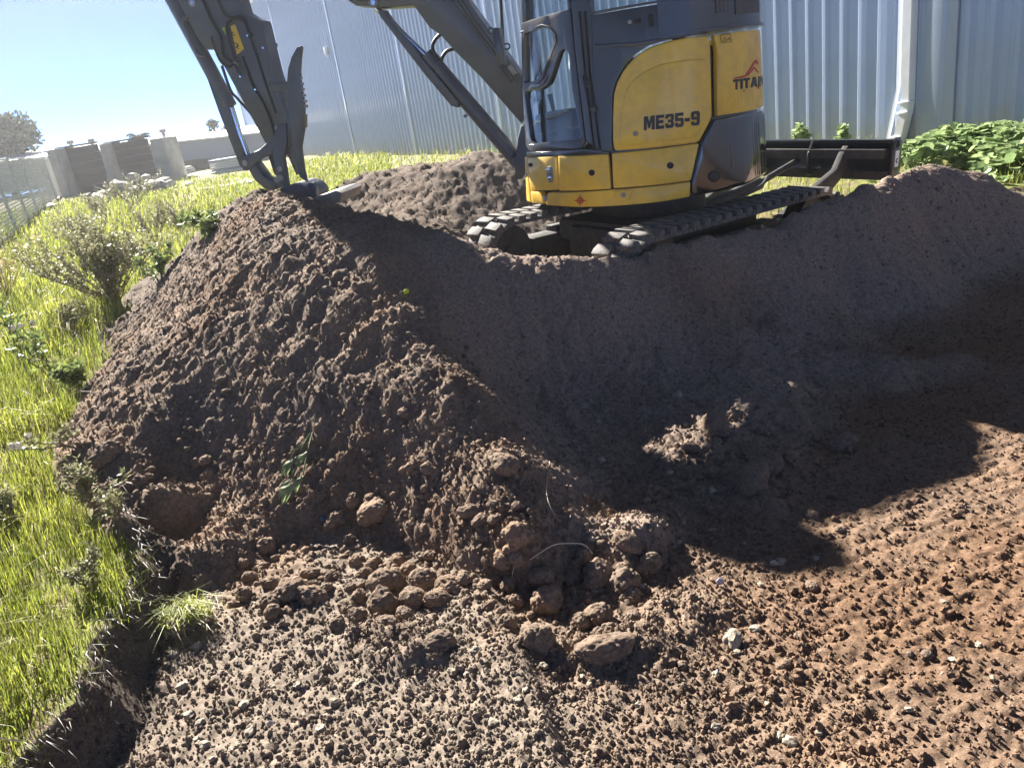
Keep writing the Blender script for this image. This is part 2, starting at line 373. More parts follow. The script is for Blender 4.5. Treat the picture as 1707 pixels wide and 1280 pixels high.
def edge_dist(x, y):
    """signed distance to the cut edge, positive on the grass side"""
    best = np.full(len(x), 1e9); sg = np.zeros(len(x))
    for (ax, ay), (bx_, by_) in zip(EDGE[:-1], EDGE[1:]):
        dx, dy = bx_ - ax, by_ - ay; L2 = dx * dx + dy * dy
        t = np.clip(((x - ax) * dx + (y - ay) * dy) / L2, 0, 1)
        ex = x - ax - t * dx; ey = y - ay - t * dy; d = np.hypot(ex, ey)
        c = dx * (y - ay) - dy * (x - ax)
        m = d < best - 1e-9; best = np.where(m, d, best); sg = np.where(m, np.sign(c), sg)
    return best * sg
def land(x, y, detail=True):
    """height, heap mask, field mask, tint"""
    x = np.atleast_1d(np.asarray(x, float)); y = np.atleast_1d(np.asarray(y, float))
    inb = (x > -4.8) & (x < 6.6) & (y > 1.2) & (y < 12.2)
    hp = np.full(len(x), -1.0); hp[inb] = rbf(x[inb], y[inb])
    wob = (fbm(x * 3.1, y * 3.1, 5) - 0.47) * 0.16 if detail else 0
    ed = edge_dist(x, y) + wob
    field = (GZ - .11 * sstep(4.2, 2.6, y) * (x < 0)) * sstep(-0.10, 0.03, ed) + (0.02 * (fbm(x * 1.5, y * 1.5, 9) - .5)) * (ed > 0)
    floor = 0.05 * (fbm(x * 1.3 + 7, y * 1.3, 21) - 0.47)
    # low ridge scraped up between the grey and the brown ground
    ry = np.array([0.9, 1.30, 1.65, 2.05, 2.3])
    rd = x - np.interp(y, ry, np.array([0.10, -0.02, -0.06, -0.14, -0.22]))
    ridge = 0.045 * np.exp(-np.where(rd < 0, rd / 0.16, rd / 0.035) ** 2) * sstep(2.6, 2.2, y)
    floor = floor + ridge
    g = np.maximum(floor, field)
    k = 0.06
    hgt = np.maximum(g, hp) + np.maximum(k - np.abs(g - hp), 0) ** 2 / (4 * k)
    heap = sstep(-0.02, 0.03, hp - g)
    fieldm = (ed > 0.02) & (hp < g + 0.005)
    if not detail: return hgt, heap, fieldm
    # right-hand face: finer, raked; left: lumpy
    ridge_x = np.interp(y, [2.0, 2.3, 2.7, 3.15, 3.6, 4.25, 4.6], [0.1, 0.06, -0.02, -0.2, -0.38, -0.57, -0.3])
    right = sstep(-0.02, 0.25, x - ridge_x) * heap
    toe = np.exp(-((hp - 0.05) / 0.14) ** 2)
    p1 = fbm(x * 2.3, y * 2.3, 31); p2 = fbm(x * 4.7 + 3, y * 4.7, 41)
    near = np.clip(1.6 - np.hypot(x, y) / 12, 0.2, 1)
    L = np.zeros(len(x))
    nearpt = np.hypot(x, y) < 14
    xs, ys = x[nearpt], y[nearpt]
    wx = xs + 0.02 * (vnoise(xs * 30, ys * 30, 3) - .5) + .08 * (fbm(xs * 5, ys * 5, 6) - .47); wy = ys + 0.02 * (vnoise(xs * 30, ys * 30, 4) - .5) + .08 * (fbm(xs * 5, ys * 5, 7) - .47)
    c1 = cob(wx, wy, 0.10, 51); c2 = cob(wx, wy, 0.045, 61); c3 = cob(wx, wy, 0.022, 71)
    hN, rN, tN, q1, q2 = heap[nearpt], right[nearpt], toe[nearpt], p1[nearpt], p2[nearpt]
    fm = fieldm[nearpt]
    amp1 = (0.28 * hN * (1 - rN) + 0.05 * rN + 0.08 * (1 - hN)) * sstep(0.40, 0.62, q2)
    amp2 = 0.36 * hN * (1 - rN) * sstep(0.3, 0.5, q1) + 0.10 * rN + 0.03 * (1 - hN)
    amp3 = (0.65 * hN + 0.17 * (1 - hN)) * (1 - rN) * (1 - (1 - hN) * (1 - sstep(.36, .56, fbm(xs * 11 + 4, ys * 11, 141, 3)))) + 0.55 * rN
    l = amp1 * c1 + amp2 * c2 + amp3 * c3
    l = l + 0.10 * (fbm(xs * 5, ys * 5, 81) - .47) * hN * (1 - 0.6 * rN) + (0.021 + 0.019 * hN) * (fbm(xs * 24, ys * 24, 91) - .47) + (0.011 + .011 * hN) * (fbm(xs * 60, ys * 60, 93, 3) - .44) * (1 - .5 * rN)
    # tooth marks pressed into the brown floor, and rake streaks down the right face
    st = (vnoise(xs * 9 + ys * 4, ys * 55 - xs * 16, 95) - .5) * 0.009 * (1 - hN) * sstep(-0.1, 0.3, xs)
    rk = (fbm((xs + ys * 0.25 + 0.1 * vnoise(xs * 4, ys * 4, 97)) * 12, ys * 2.6, 96, 3) - .45) * 0.05 * rN
    l = l + st + rk
    l = np.where(fm, l * 0.4, l)
    L[nearpt] = l
    far = (fbm(x * 0.35, y * 0.35, 99) - .47) * 0.25 * sstep(14, 30, np.hypot(x, y))
    # tint: r beige, g orange, b paler fill painted on the shaded right face
    be = sstep(0.25, -0.15, x + 0.30 * (fbm(x * 3, y * 3, 111) - .5) - np.interp(y, ry, [0.10, -0.02, -0.06, -0.14, -0.22])) * (1 - heap) * sstep(.35, .6, fbm(x * 1.8, y * 1.8, 115) + .12)
    orr = sstep(0.0, 0.9, x - 0.1) * (1 - heap) * (0.6 + 0.4 * sstep(.38, .6, fbm(x * 1.6 + 2, y * 1.6, 117))) 
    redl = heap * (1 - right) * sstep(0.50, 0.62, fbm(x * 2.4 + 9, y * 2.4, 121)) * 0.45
    shade_fill = 0.8 * sstep(.03, .10, hp) * right * sstep(0.3, 0.6, fbm(x * 1.7, y * 1.7, 131) + 0.2)
    shade_fill = shade_fill
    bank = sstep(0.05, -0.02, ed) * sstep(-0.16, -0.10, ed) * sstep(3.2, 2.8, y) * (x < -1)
    tint = np.stack([be * 0.8, np.maximum(orr * 0.9, redl), shade_fill, 1 - np.maximum(.9 * bank, .62 * heap * sstep(5.5, 6.2, y))], 1)
    return hgt + L + far, heap, fieldm, tint
def zat(x, y): return float(land([x], [y], False)[0][0])
def zdet(x, y): return float(land([x], [y])[0][0])

# polar sheet, fine where the camera looks, out to the horizon
def _seg(a, b, st): return np.arange(a, b, st)
ang = np.radians(np.concatenate([_seg(-47, 46, 0.155), _seg(46, 313, 3.0)]))
rr_ = [0.02, 0.4, 0.7, 0.9]; rr_ += list(_seg(1.05, 6.7, 0.0105)); rr_ += list(_seg(6.7, 11.5, 0.035))
while rr_[-1] < 54: rr_.append(rr_[-1] * 1.035 + 0.01)
rr_.append(57.0)
RR = np.array(rr_); nA, nR = len(ang), len(RR)
gx = np.outer(RR, np.sin(ang)).ravel(); gy = np.outer(RR, np.cos(ang)).ravel()
gz, gheap, gfield, gtint = land(gx, gy)
gV = np.stack([gx, gy, gz], 1)
ii = np.arange(nR - 1)[:, None] * nA; jj = np.arange(nA)[None, :]; j2 = (np.arange(nA)[None, :] + 1) % nA
gF = np.stack([ii + jj, ii + j2, ii + nA + j2, ii + nA + jj], -1).reshape(-1, 4)
fh = gheap[gF].mean(1); ff = gfield[gF].mean(1)
kind_f = np.where(fh > 0.5, 0, np.where(ff > 0.5, 1, 2))
def sub_mesh(name, sel, m, label_kind='structure'):
    F = gF[sel]; u, inv = np.unique(F, return_inverse=True)
    o = np_mesh(name, gV[u], inv.reshape(F.shape), m)
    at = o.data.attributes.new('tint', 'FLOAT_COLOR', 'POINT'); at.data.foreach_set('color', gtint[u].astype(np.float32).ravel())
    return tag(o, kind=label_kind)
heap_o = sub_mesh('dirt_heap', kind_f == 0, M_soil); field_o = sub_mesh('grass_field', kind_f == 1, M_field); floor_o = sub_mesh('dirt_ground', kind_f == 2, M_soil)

# ------------------------------------------------------------------ mini excavator
SX, SY = 1.22, 5.83                                   # slewing centre
EXG = 0.22
exc = empty('mini_excavator', (SX, SY, EXG), 'yellow and charcoal tracked mini excavator digging into the dirt heap beside the metal shed', 'excavator')
_ph = [-260, -182, -165, -151, -118, -97, -84, -50, -15, 20, 100]
_r0t = [.80, .905, .845, .812, .82, .86, .877, .862, .835, .82, .80]
_kt = [.08, .105, .095, .09, .06, .03, .02, .015, .01, .01, .03]
def RAD(ph, z): return float(np.interp(math.degrees(ph), _ph, _r0t) - np.interp(math.degrees(ph), _ph, _kt) * (z - 0.85))
def shell_pt(ph, z, d=0.0):
    r = RAD(ph, z) + d; return Vector((SX + r * math.cos(ph), SY + r * math.sin(ph), z))
def hit(px, py):
    """photo pixel -> (angle, height) on the round superstructure"""
    D = ray(px, py); best = None
    def f(t):
        P = CAM + D * t; dx, dy = P.x - SX, P.y - SY; ph = math.atan2(dy, dx)
        if ph > math.radians(95): ph -= 2 * math.pi
        return math.hypot(dx, dy) - RAD(ph, P.z), ph, P.z
    t = 3.5; prev = None
    while t < 7.5:
        v = f(t)
        if best is None or v[0] < best[0]: best = (v[0], v[1], v[2])
        if v[0] <= 0:
            lo, hi = t - 0.02, t
            for _ in range(30):
                m = (lo + hi) / 2
                if f(m)[0] > 0: lo = m
                else: hi = m
            v = f(hi); return v[1], v[2]
        t += 0.02
    return best[1], best[2]
RU = 0.86
def uz(pts): return [((lambda h: (h[0] * RU, h[1]))(hit(*p))) for p in pts]
def wrap(bm, dr=0.0, step=0.035, wave=None):
    """bend a flat (u,z,w) solid round the superstructure"""
    us = [v.co.x for v in bm.verts]; u0, u1 = min(us), max(us)
    bmesh.ops.triangulate(bm, faces=[f for f in bm.faces if len(f.verts) > 4])
    n = max(1, int((u1 - u0) / step))
    for k in range(1, n):
        u = u0 + (u1 - u0) * k / n
        bmesh.ops.bisect_plane(bm, geom=bm.verts[:] + bm.edges[:] + bm.faces[:], plane_co=(u, 0, 0), plane_no=(1, 0, 0))
    for v in bm.verts:
        u, z, wv = v.co
        d = dr + wv + (wave(u, z) if wave and wv > -0.004 else 0)
        v.co = shell_pt(u / RU, z, d)
def panel(name, pts, m, dr=0.0, depth=0.03, bev=0.006, rnd=0.012, parent=exc, step=0.035, holes=(), wave=None, raw=False, angle=35, segs=2):
    P = pts if raw else uz(pts)
    P = roundpoly(P, rnd); H = [roundpoly(h if raw else uz(h), 0.02, 4) for h in holes]
    bm = slab(P, depth, bev, segs, H); wrap(bm, dr, step, wave)
    return finish(name, bm, m, parent, angle=angle)
def arc_solid(bm, a0, a1, z0, z1, dr, n=40, chord=None):
    """solid sector of the superstructure: outer arc a0..a1 (degrees), closed by a chord or extra points"""
    pts = [math.radians(a0 + (a1 - a0) * k / n) for k in range(n + 1)]
    lo = [bm.verts.new(shell_pt(p, z0, dr)) for p in pts]; hi = [bm.verts.new(shell_pt(p, z1, dr)) for p in pts]
    for (x, y) in (chord or []):
        lo.append(bm.verts.new((x, y, z0))); hi.append(bm.verts.new((x, y, z1)))
    N = len(lo)
    for k in range(N):
        bm.faces.new((lo[k], lo[(k + 1) % N], hi[(k + 1) % N], hi[k]))
    bm.faces.new(lo[::-1]); bm.faces.new(hi)
HD = Vector((-0.95, 0.31, 0)).normalized(); LF = Vector((-0.31, -0.95, 0)).normalized(); S0 = Vector((SX, SY, 0))
def body(f, l, z): return S0 + HD * f + LF * l + Vector((0, 0, z))
# deck and engine bay core
bm = bmesh.new(); arc_solid(bm, -260, 92, 0.87, 1.20, -0.035, 80); finish('deck', bm, M_black, exc)
bm = bmesh.new()
ch = [body(-0.15, -0.75, 0)[:2], body(-0.15, -0.25, 0)[:2], body(-.28, .3, 0)[:2]]
arc_solid(bm, -119, 62, 1.2, 1.72, -0.035, 50, ch); finish('engine_bay', bm, M_black, exc)
# yellow skirt and covers
zp = lambda L: [(980 + x * .2812, y * .2812) for x, y in L]
zc = lambda L: [(840 + x * .2814, y * .2813) for x, y in L]
panel('front_corner_cover', [(880, 263), (929, 260), (931, 316.5), (885.5, 317.5), (882.5, 300)], M_yellow, 0.004)
panel('front_edge_strip', [(870.5, 262), (877.5, 262.5), (885, 338), (877.8, 335)], M_yellow, 0.0)
panel('side_step_cover', [(930.5, 260), (1014, 257), (1018.5, 315), (932.5, 318)], M_yellow, 0.004)
panel('lower_side_cover', [(1020, 255.8), (1165, 239), (1151.5, 301), (1022.5, 314)], M_yellow, 0.005)
panel('skirt_corner', [(885.5, 319.5), (903, 320), (909.5, 340), (888, 338.5)], M_yellow, 0.006)
panel('skirt', [(914.5, 321), (1019, 316.4), (1150, 303), (1149.5, 328), (1100, 336), (1020, 343), (912, 342)], M_yellow, 0.01, 0.05)
side = panel('engine_side_cover', zp([(160, 895), (150, 840), (152, 700), (155, 560), (175, 490), (220, 410), (290, 330), (370, 280), (480, 245), (600, 225), (700, 212), (716, 228), (722, 290), (732, 690), (710, 740), (655, 845)]), M_yellow, 0.012, 0.04, 0.012, 0.02, segs=3)
panel('cover_emboss', zp([(212, 600), (222, 545), (262, 480), (332, 425), (432, 380), (560, 358), (694, 350), (704, 670), (680, 740), (638, 815), (400, 845), (196, 868), (190, 740)]), M_yellow, 0.0195, 0.012, 0.009, 0.03, side, segs=3)
bolt = lambda px, py, r, d, name, m, par: panel(name, circ(px, py, r), m, d, 0.02, 0.002, 0, par)
def circ(px, py, r, n=14, k=1.0): return [(px + r * math.cos(2 * math.pi * i / n), py + k * r * math.sin(2 * math.pi * i / n)) for i in range(n)]
bolt(1059.5, 222.5, 6.5, 0.021, 'latch_boss', M_yellow, side); bolt(1059.5, 223, 4, 0.025, 'latch', M_steel, side)
# rear hood beyond the gap, runs on round the tail
hL = uz([(1189.5, 59), (1192, 73), (1194, 84), (1195, 194)])
zt = [hit(1260, 50)[1], hit(1266, 180)[1]]
uE = rad(38) * RU
hood = [hL[0], (uz([(1255, 51)])[0]), (uE, zt[0] + 0.0), (uE, zt[1] + 0.005), uz([(1262, 182)])[0], hL[3], hL[2], hL[1]]
_zr = (hit(1230, 185)[1] + .03, hit(1230, 72)[1], hit(1225, 262)[1], hit(1225, 207)[1])
_u198 = uz([(1198, 120)])[0][0]
def ribs(u, z, z0, z1, a): return a * math.sin(2 * math.pi * u / .034) * max(0, min(1, (z - z0) / .02)) * max(0, min(1, (z1 - z) / .02)) * max(0, min(1, (u - _u198 - .02) / .03))  # ripples shaped into the panels, standing in for wavy reflections of the shed wall
def bulge(u, z): return ribs(u, z, _zr[0], _zr[1], .0022) + 0.010 * math.exp(-((z - (zt[0] - 0.12)) / 0.02) ** 2)
rear = panel('rear_hood', hood, M_yellow, 0.006, 0.035, 0.008, 0.012, raw=True, step=0.0075, wave=bulge)
# counterweight
cL = uz([(1166, 239), (1187, 199), (1196, 198.5)]); cB = uz([(1152, 303), (1153, 328), (1240, 309)])
zb = hit(1262, 296)[1]
cw = [cL[0], cL[1], cL[2], uz([(1262, 187)])[0], (uE, zt[1] - 0.02), (uE, zb - 0.02), uz([(1262, 298)])[0], cB[2], cB[1], cB[0]]
cwt = panel('counterweight', cw, M_gloss, 0.012, 0.06, 0.02, 0.03, raw=True, step=0.0075, segs=3, wave=lambda u, z: ribs(u, z, _zr[2], _zr[3], .005))
bolt(1188, 294, 10, 0.015, 'lifting_hole_rim', M_seal, cwt); bolt(1188, 295, 7.5, 0.017, 'lifting_hole', M_hose, cwt)
# holes, bolts, plates in the skirt
for (x, y, r) in ((987, 288, 5.2), (1117, 276, 5.8)): bolt(x, y, r, 0.007, 'access_hole', M_seal, exc)
pl = panel('light_recess', roundpoly([(911, 277), (922, 277), (924, 304), (914, 305)], 5), M_steel, 0.008, 0.012, 0.003, 0.02)
bolt(916, 283, 3.6, 0.013, 'bolt', M_chrome, pl); bolt(918, 297, 3.6, 0.013, 'bolt', M_chrome, pl)
bolt(885.5, 275, 3.6, 0.008, 'access_hole', M_seal, exc); bolt(876.5, 292, 2.6, 0.004, 'access_hole', M_seal, exc)
bs = panel('skirt_boss', [(1022, 318), (1056, 314.5), (1050, 333), (1030, 335)], M_yellow, 0.016, 0.012, 0.006, 0.02); bolt(1040, 325, 4.2, 0.021, 'bolt', M_steel, bs)
bolt(908, 331, 5, 0.004, 'tie_down_eye', M_steel, exc)
# red tie-down mark
tm = bmesh.new()
def strip(bm, pts, wd, d):
    for a, b in zip(pts, pts[1:]):
        a, b = Vector(a), Vector(b); n = (b - a).normalized(); n = Vector((-n.y, n.x)) * wd / 2
        q = [a + n, b + n, b - n, a - n]
        bm.faces.new([bm.verts.new(shell_pt(*(lambda h: (h[0], h[1]))(hit(p.x, p.y)), d)) for p in q])
c0 = (969, 334); R_ = circ(*c0, 5.0, 20); strip(tm, R_ + [R_[0]], 1.7, 0.0125); strip(tm, [(c0[0] - 10, c0[1]), (c0[0] + 10, c0[1])], 1.3, 0.013); strip(tm, [(c0[0], c0[1] - 9.5), (c0[0], c0[1] + 9.5)], 1.3, 0.0135)
R_ = circ(*c0, 2.4, 12); strip(tm, R_ + [R_[0]], 1.2, 0.0125)
finish('tie_down_mark', tm, M_red, exc)
# lettering: heavy block strokes, each letter drawn in a unit cell (x 0..1, y 0..1)
GL = {'M': ['0,0 0,1 .36,1 .5,.55 .64,1 1,1 1,0 .72,0 .72,.6 .58,.12 .42,.12 .28,.6 .28,0'],
      'E': ['0,0 0,1 1,1 1,.77 .36,.77 .36,.62 .92,.62 .92,.40 .36,.40 .36,.23 1,.23 1,0'],
      '3': ['0,.85 .15,1 .85,1 1,.85 1,.6 .88,.5 1,.4 1,.15 .85,0 .15,0 0,.15 0,.34 .33,.34 .33,.22 .66,.22 .66,.40 .3,.40 .3,.60 .66,.60 .66,.78 .33,.78 .33,.67 0,.67'],
      '5': ['0,1 .97,1 .97,.78 .33,.78 .33,.64 .85,.64 1,.5 1,.15 .85,0 .15,0 0,.15 0,.33 .33,.33 .33,.22 .66,.22 .66,.42 0,.42'],
      '9': ['0,.15 0,.30 .34,.30 .34,.21 .66,.21 .66,.40 .15,.40 0,.52 0,.86 .15,1 .85,1 1,.86 1,.15 .85,0 .15,0'],
      '-': ['0,.34 0,.58 1,.58 1,.34'], 'T': ['.34,0 .34,.76 0,.76 0,1 1,1 1,.76 .66,.76 .66,0'], 'I': ['0,0 0,1 1,1 1,0'],
      'A': ['0,0 .32,1 .68,1 1,0 .70,0 .63,.2 .37,.2 .30,0'], 'N': ['0,0 0,1 .32,1 .68,.45 .68,1 1,1 1,0 .68,0 .32,.55 .32,0']}
HO = {'9': '.34,.61 .34,.79 .66,.79 .66,.61', 'A': '.43,.38 .57,.38 .5,.66'}
def letters(name, items, m, d, parent):
    bm = bmesh.new()
    for ch_, q in items:                       # q: lower-left, lower-right, upper-right, upper-left pixels
        q = [Vector(p) for p in q]
        def bil(s): 
            x, y = [float(v) for v in s.split(',')]
            return (q[0] * (1 - x) + q[1] * x) * (1 - y) + (q[3] * (1 - x) + q[2] * x) * y
        loops = [[tuple(bil(s)) for s in L.split(' ')] for L in GL[ch_]]
        b2 = slab(uz(loops[0]), 0.003, 0, 2, [uz([tuple(bil(s)) for s in HO[ch_].split(' ')])] if ch_ in HO else [])
        wrap(b2, d, 0.03); me = bpy.data.meshes.new('tmp'); b2.to_mesh(me); b2.free(); bm.from_mesh(me); bpy.data.meshes.remove(me)
    return finish(name, bm, m, parent, False)
def row(txt, x0, y0t, y0b, x1, y1t, y1b, ws, gap):
    tot = sum(ws) + gap * (len(ws) - 1); out = []; p = 0
    for c, wd in zip(txt, ws):
        a, b = p / tot, (p + wd) / tot; p += wd + gap
        L = lambda t: (x0 + (x1 - x0) * t, y0b + (y1b - y0b) * t); T = lambda t: (x0 + (x1 - x0) * t, y0t + (y1t - y0t) * t)
        out.append((c, [L(a), L(b), T(b), T(a)]))
    return out
letters('model_lettering', row('ME35-9', 1073, 194.5, 217.5, 1163.5, 185, 209, [1.2, .9, .95, .95, .55, .95], .13), M_ink, 0.0245, side)
letters('maker_lettering', row('TITAN', 1221, 133.5, 151, 1274, 126.5, 143, [.9, .32, .9, 1, 1], .12), M_ink, 0.0095, rear)
mk = bmesh.new(); strip(mk, [(1222, 131.5), (1240, 128), (1254, 107), (1258, 101), (1261, 108)], 3.0, 0.0095); strip(mk, [(1244, 127), (1255, 113), (1262, 122)], 2.4, 0.0095)
strip(mk, [(1237, 152.5), (1263, 146.5)], 4.2, 0.0095); finish('maker_mark', mk, M_red, rear)
dl = panel('warning_decal', [(1199.5, 60), (1216, 57.5), (1217, 70.5), (1200.5, 72.5)], M_decal, 0.0085, 0.003, 0, 0, rear)
mk = bmesh.new(); strip(mk, [(1199.5, 60), (1216, 57.5), (1217, 70.5), (1200.5, 72.5), (1199.5, 60)], 0.8, 0.0105); strip(mk, [(1203, 70), (1206, 63), (1209, 69.5), (1203, 70)], 0.9, 0.0105); strip(mk, [(1210, 68), (1213, 64), (1215, 68.5)], 1.2, 0.0105); finish('decal_print', mk, M_ink, dl)

# black side body between cab and hood, with latches; AC and grille box above the hood
panel('upper_body_panel', [(986, 26), (1143, 2), (1146, 52), (1180, 55), (1150, 60.5), (1116, 66.5), (1082, 76), (1059, 90.5), (1040, 112), (1026, 137), (1020.5, 157), (1019, 236), (1021, 252.5), (1018, 253), (1003, 252), (990, 150)], M_black, -0.004, 0.03, 0.008, 0.01, segs=3)
panel('body_swage', [(992, 74), (1060, 71), (1150, 56), (1180, 53.5), (1180, 57), (1150, 60), (1100, 69), (1062, 77.5), (993, 80)], M_black, 0.004, 0.014, 0.005, 0.005)
ltc = panel('latch_plate', circ(1050, 37, 6.5), M_black, 0.003, 0.01, 0.003, 0); bolt(1050, 37, 3.5, 0.014, 'latch_knob', M_steel, ltc)
panel('latch_handle', [(1056, 34), (1068, 30), (1068.5, 38), (1057, 39.5)], M_seal, 0.008, 0.012, 0.003, 0.005)
panel('door_lock', [(1080, 25), (1088, 24), (1090, 44), (1083, 46.5)], M_seal, 0.006, 0.012, 0.004, 0.01)
panel('handle_recess', [(1103, 27), (1119, 24.5), (1121, 53), (1104, 54.5)], M_under, 0.002, 0.01, 0.003, 0.01)
# grille box
gb = bmesh.new(); arc_solid(gb, -92, 40, hit(1190, 46)[1], 2.05, 0.02, 40, [body(-.2, -.5, 0)[:2], body(-.25, .25, 0)[:2]]); box = finish('grille_box', gb, M_black, exc)
zgb = hit(1190, 46)[1]
bm = bmesh.new(); arc_solid(bm, -92, 40, zgb - 0.02, zgb - 0.002, 0.035, 40); finish('box_ledge', bm, M_black, box)
mg, t_, b_ = new_mat('perforated_steel'); b_.inputs['Roughness'].default_value = 0.5
tc_ = t_.nodes.new('ShaderNodeTexCoord'); vo = t_.nodes.new('ShaderNodeTexVoronoi'); vo.inputs['Scale'].default_value = 75; vo.inputs['Randomness'].default_value = 0.15
cr_ = t_.nodes.new('ShaderNodeValToRGB'); cr_.color_ramp.elements[0].position = 0.36; cr_.color_ramp.elements[0].color = (0.004, 0.004, 0.004, 1); cr_.color_ramp.elements[1].position = 0.42; cr_.color_ramp.elements[1].color = (0.07, 0.07, 0.075, 1)
t_.links.new(tc_.outputs['Object'], vo.inputs['Vector']); t_.links.new(vo.outputs['Distance'], cr_.inputs[0]); t_.links.new(cr_.outputs[0], b_.inputs['Base Color'])
panel('grille', [(1187, -22), (1206, -25), (1208, 20), (1189, 24)], mg, 0.026, 0.01, 0.003, 0.006, box)
panel('grille', [(1219.5, -27), (1258, -34), (1260, 22), (1221, 26)], mg, 0.026, 0.01, 0.003, 0.006, box)

# cab: door ring with glass, pillars, roof, far side, seat
zd = hit(910, 60)[1]
door = panel('cab_door', [(868.5, 40), (951, 15), (956.5, 80), (975, 236), (969, 248), (882.5, 252), (876.5, 243), (869, 150)], M_black, 0.0, 0.045, 0.008, 0.02,
             holes=[[(873, 57), (904, 46), (915, 49), (922.5, 58), (924, 68), (902, 127), (895, 134), (873.5, 140)],
                    [(874.5, 153), (900, 151), (912.5, 142), (933, 86), (942.5, 81), (948, 92), (954, 150), (968, 225), (965, 233), (891, 239.5), (885, 234)]])
panel('door_glass', [(872, 55), (905, 44), (917, 48), (925, 58), (926, 68), (904, 129), (897, 136), (872, 142)], M_glass, -0.02, 0.005, 0, 0, door)
panel('door_glass', [(872, 151), (899, 149), (910, 141), (932, 84), (943, 79), (950, 92), (956, 150), (970, 226), (966, 235), (890, 241.5), (883, 235)], M_glass, -0.02, 0.005, 0, 0, door)
for nm, L, wd in (('door_trim', [(869, 54), (905, 42), (917, 45.5), (926.5, 58), (928, 69), (905.5, 131), (898, 138.5), (869.5, 142.5)], 1.6), ('door_trim', [(869.5, 150), (897, 146.5), (908, 139.5), (913, 127)], 1.4), ('door_trim', [(884, 242), (966, 237.5), (971.5, 230)], 1.4)):
    bm = bmesh.new(); tube(bm, [shell_pt(*hit(*p), 0.006) for p in L], 0.005, 6); finish(nm, bm, M_arm, door)
# upper door part, up to the roof
ZR = 2.55
def colz(pa, pb, name, m, dr=0.0, depth=0.05):
    A, B = uz([pa, pb]); return panel(name, [A, B, (B[0], ZR), (A[0], ZR)], m, dr, depth, 0.006, 0.004, raw=True)
zA = uz([(869, 40), (951, 15), (957, 80), (985, 26), (985, 250), (1001, 252), (974, 250)])
colz((868.5, 39), (872, 38), 'door_frame', M_black); colz((946, 17), (951.5, 15), 'door_frame', M_black)
panel('upper_door_glass', [uz([(870, 38)])[0], uz([(948, 15)])[0], (uz([(948, 15)])[0][0], ZR), (uz([(870, 38)])[0][0], ZR)], M_glass, -0.02, 0.005, 0, 0, raw=True)
B1, B2 = uz([(958, 80)])[0], uz([(977, 236)])[0]
panel('cab_pillar', [uz([(953, 14)])[0], B1, B2, uz([(1003, 252)])[0], uz([(990, 150)])[0], uz([(985, 20)])[0], (uz([(985, 20)])[0][0], ZR), (uz([(953, 14)])[0][0], ZR)], M_black, -0.002, 0.06, 0.01, 0.01, raw=True, segs=3)
panel('cab_sill', [(878, 253.5), (973, 249), (1003, 253), (1017, 254), (1014, 256.5), (930, 259), (879, 261.5)], M_black, 0.002, 0.04, 0.006, 0.006)
for (L, wd) in (([(966, 20), (975, 120), (990, 245)], 0.006), ([(975, 20), (983, 120), (1000, 248)], 0.007)):
    bm = bmesh.new(); tube(bm, [shell_pt(*hit(*p), 0.004) for p in L], wd, 6); finish('pillar_seal', bm, M_seal, exc)
for (x, y) in ((976, 140), (986, 181)):
    panel('door_hinge', [(x - 6, y - 3), (x + 8, y - 5), (x + 9, y + 5), (x - 5, y + 6)], M_black, 0.016, 0.03, 0.004, 0.006)
bm = bmesh.new(); tube(bm, spline([shell_pt(*hit(*p), dd) for p, dd in (((974, 128), .005), ((976, 132), .03), ((984, 182), .03), ((985, 186), .005))]), 0.007, 7); finish('door_handle', bm, M_black, exc)
# rear side window of the cab, above the body panel
panel('side_window', [uz([(988, 24)])[0], uz([(1098, 4)])[0], (uz([(1098, 4)])[0][0], ZR), (uz([(988, 24)])[0][0], ZR)], M_glass, -0.012, 0.005, 0, 0, raw=True)
panel('window_frame', [uz([(986, 25.5)])[0], uz([(1104, 4)])[0], uz([(1104, 0.5)])[0], uz([(986, 20.5)])[0]], M_black, 0.004, 0.02, 0.004, 0.002, raw=True)
panel('cab_pillar', [uz([(1098, 5)])[0], uz([(1125, 1)])[0], (uz([(1125, 1)])[0][0], ZR), (uz([(1098, 5)])[0][0], ZR)], M_black, 0.0, 0.05, 0.008, 0.004, raw=True)
cabp = [shell_pt(math.radians(a), ZR, -0.03).to_2d() for a in range(-182, -88, 6)]
inner = [body(-.32, .45, 0).to_2d(), body(-.30, -.28, 0).to_2d(), body(.78, -.28, 0).to_2d(), body(.84, .1, 0).to_2d()]
bm = slab([tuple(p) for p in cabp + inner], 0.09, 0.03, 3)
bmesh.ops.translate(bm, verts=bm.verts, vec=(0, 0, ZR + 0.075)); finish('cab_roof', bm, M_black, exc)
def post(a, z0, z1, s, name, m=M_black, lean=(0, 0)):
    bm = bmesh.new(); c = Vector((a[0], a[1], 0)); tube(bm, [(c.x, c.y, z0), (c.x + lean[0], c.y + lean[1], z1)], s, 8); return finish(name, bm, m, exc)
for q in inner[:3]: post(q, 1.15, ZR, 0.035, 'cab_pillar')
fl = uz([(869, 150)])[0]
bm = bmesh.new()
for (A_, B_) in ((inner[1], inner[2]),):
    d_ = (B_ - A_); m_ = (A_ + B_) / 2; bx(bm, (m_.x, m_.y, 1.25), (d_.length, 0.03, 0.30), axes(Vector((d_.x, d_.y, 0))))
finish('far_side_panel', bm, M_black, exc)
bm = bmesh.new(); d_ = inner[1] - inner[0]; m_ = (inner[1] + inner[0]) / 2; bx(bm, (m_.x, m_.y, 1.45), (d_.length, 0.03, 0.62), axes(Vector((d_.x, d_.y, 0)))); finish('cab_rear_wall', bm, M_black, exc)
R_b = axes(HD)
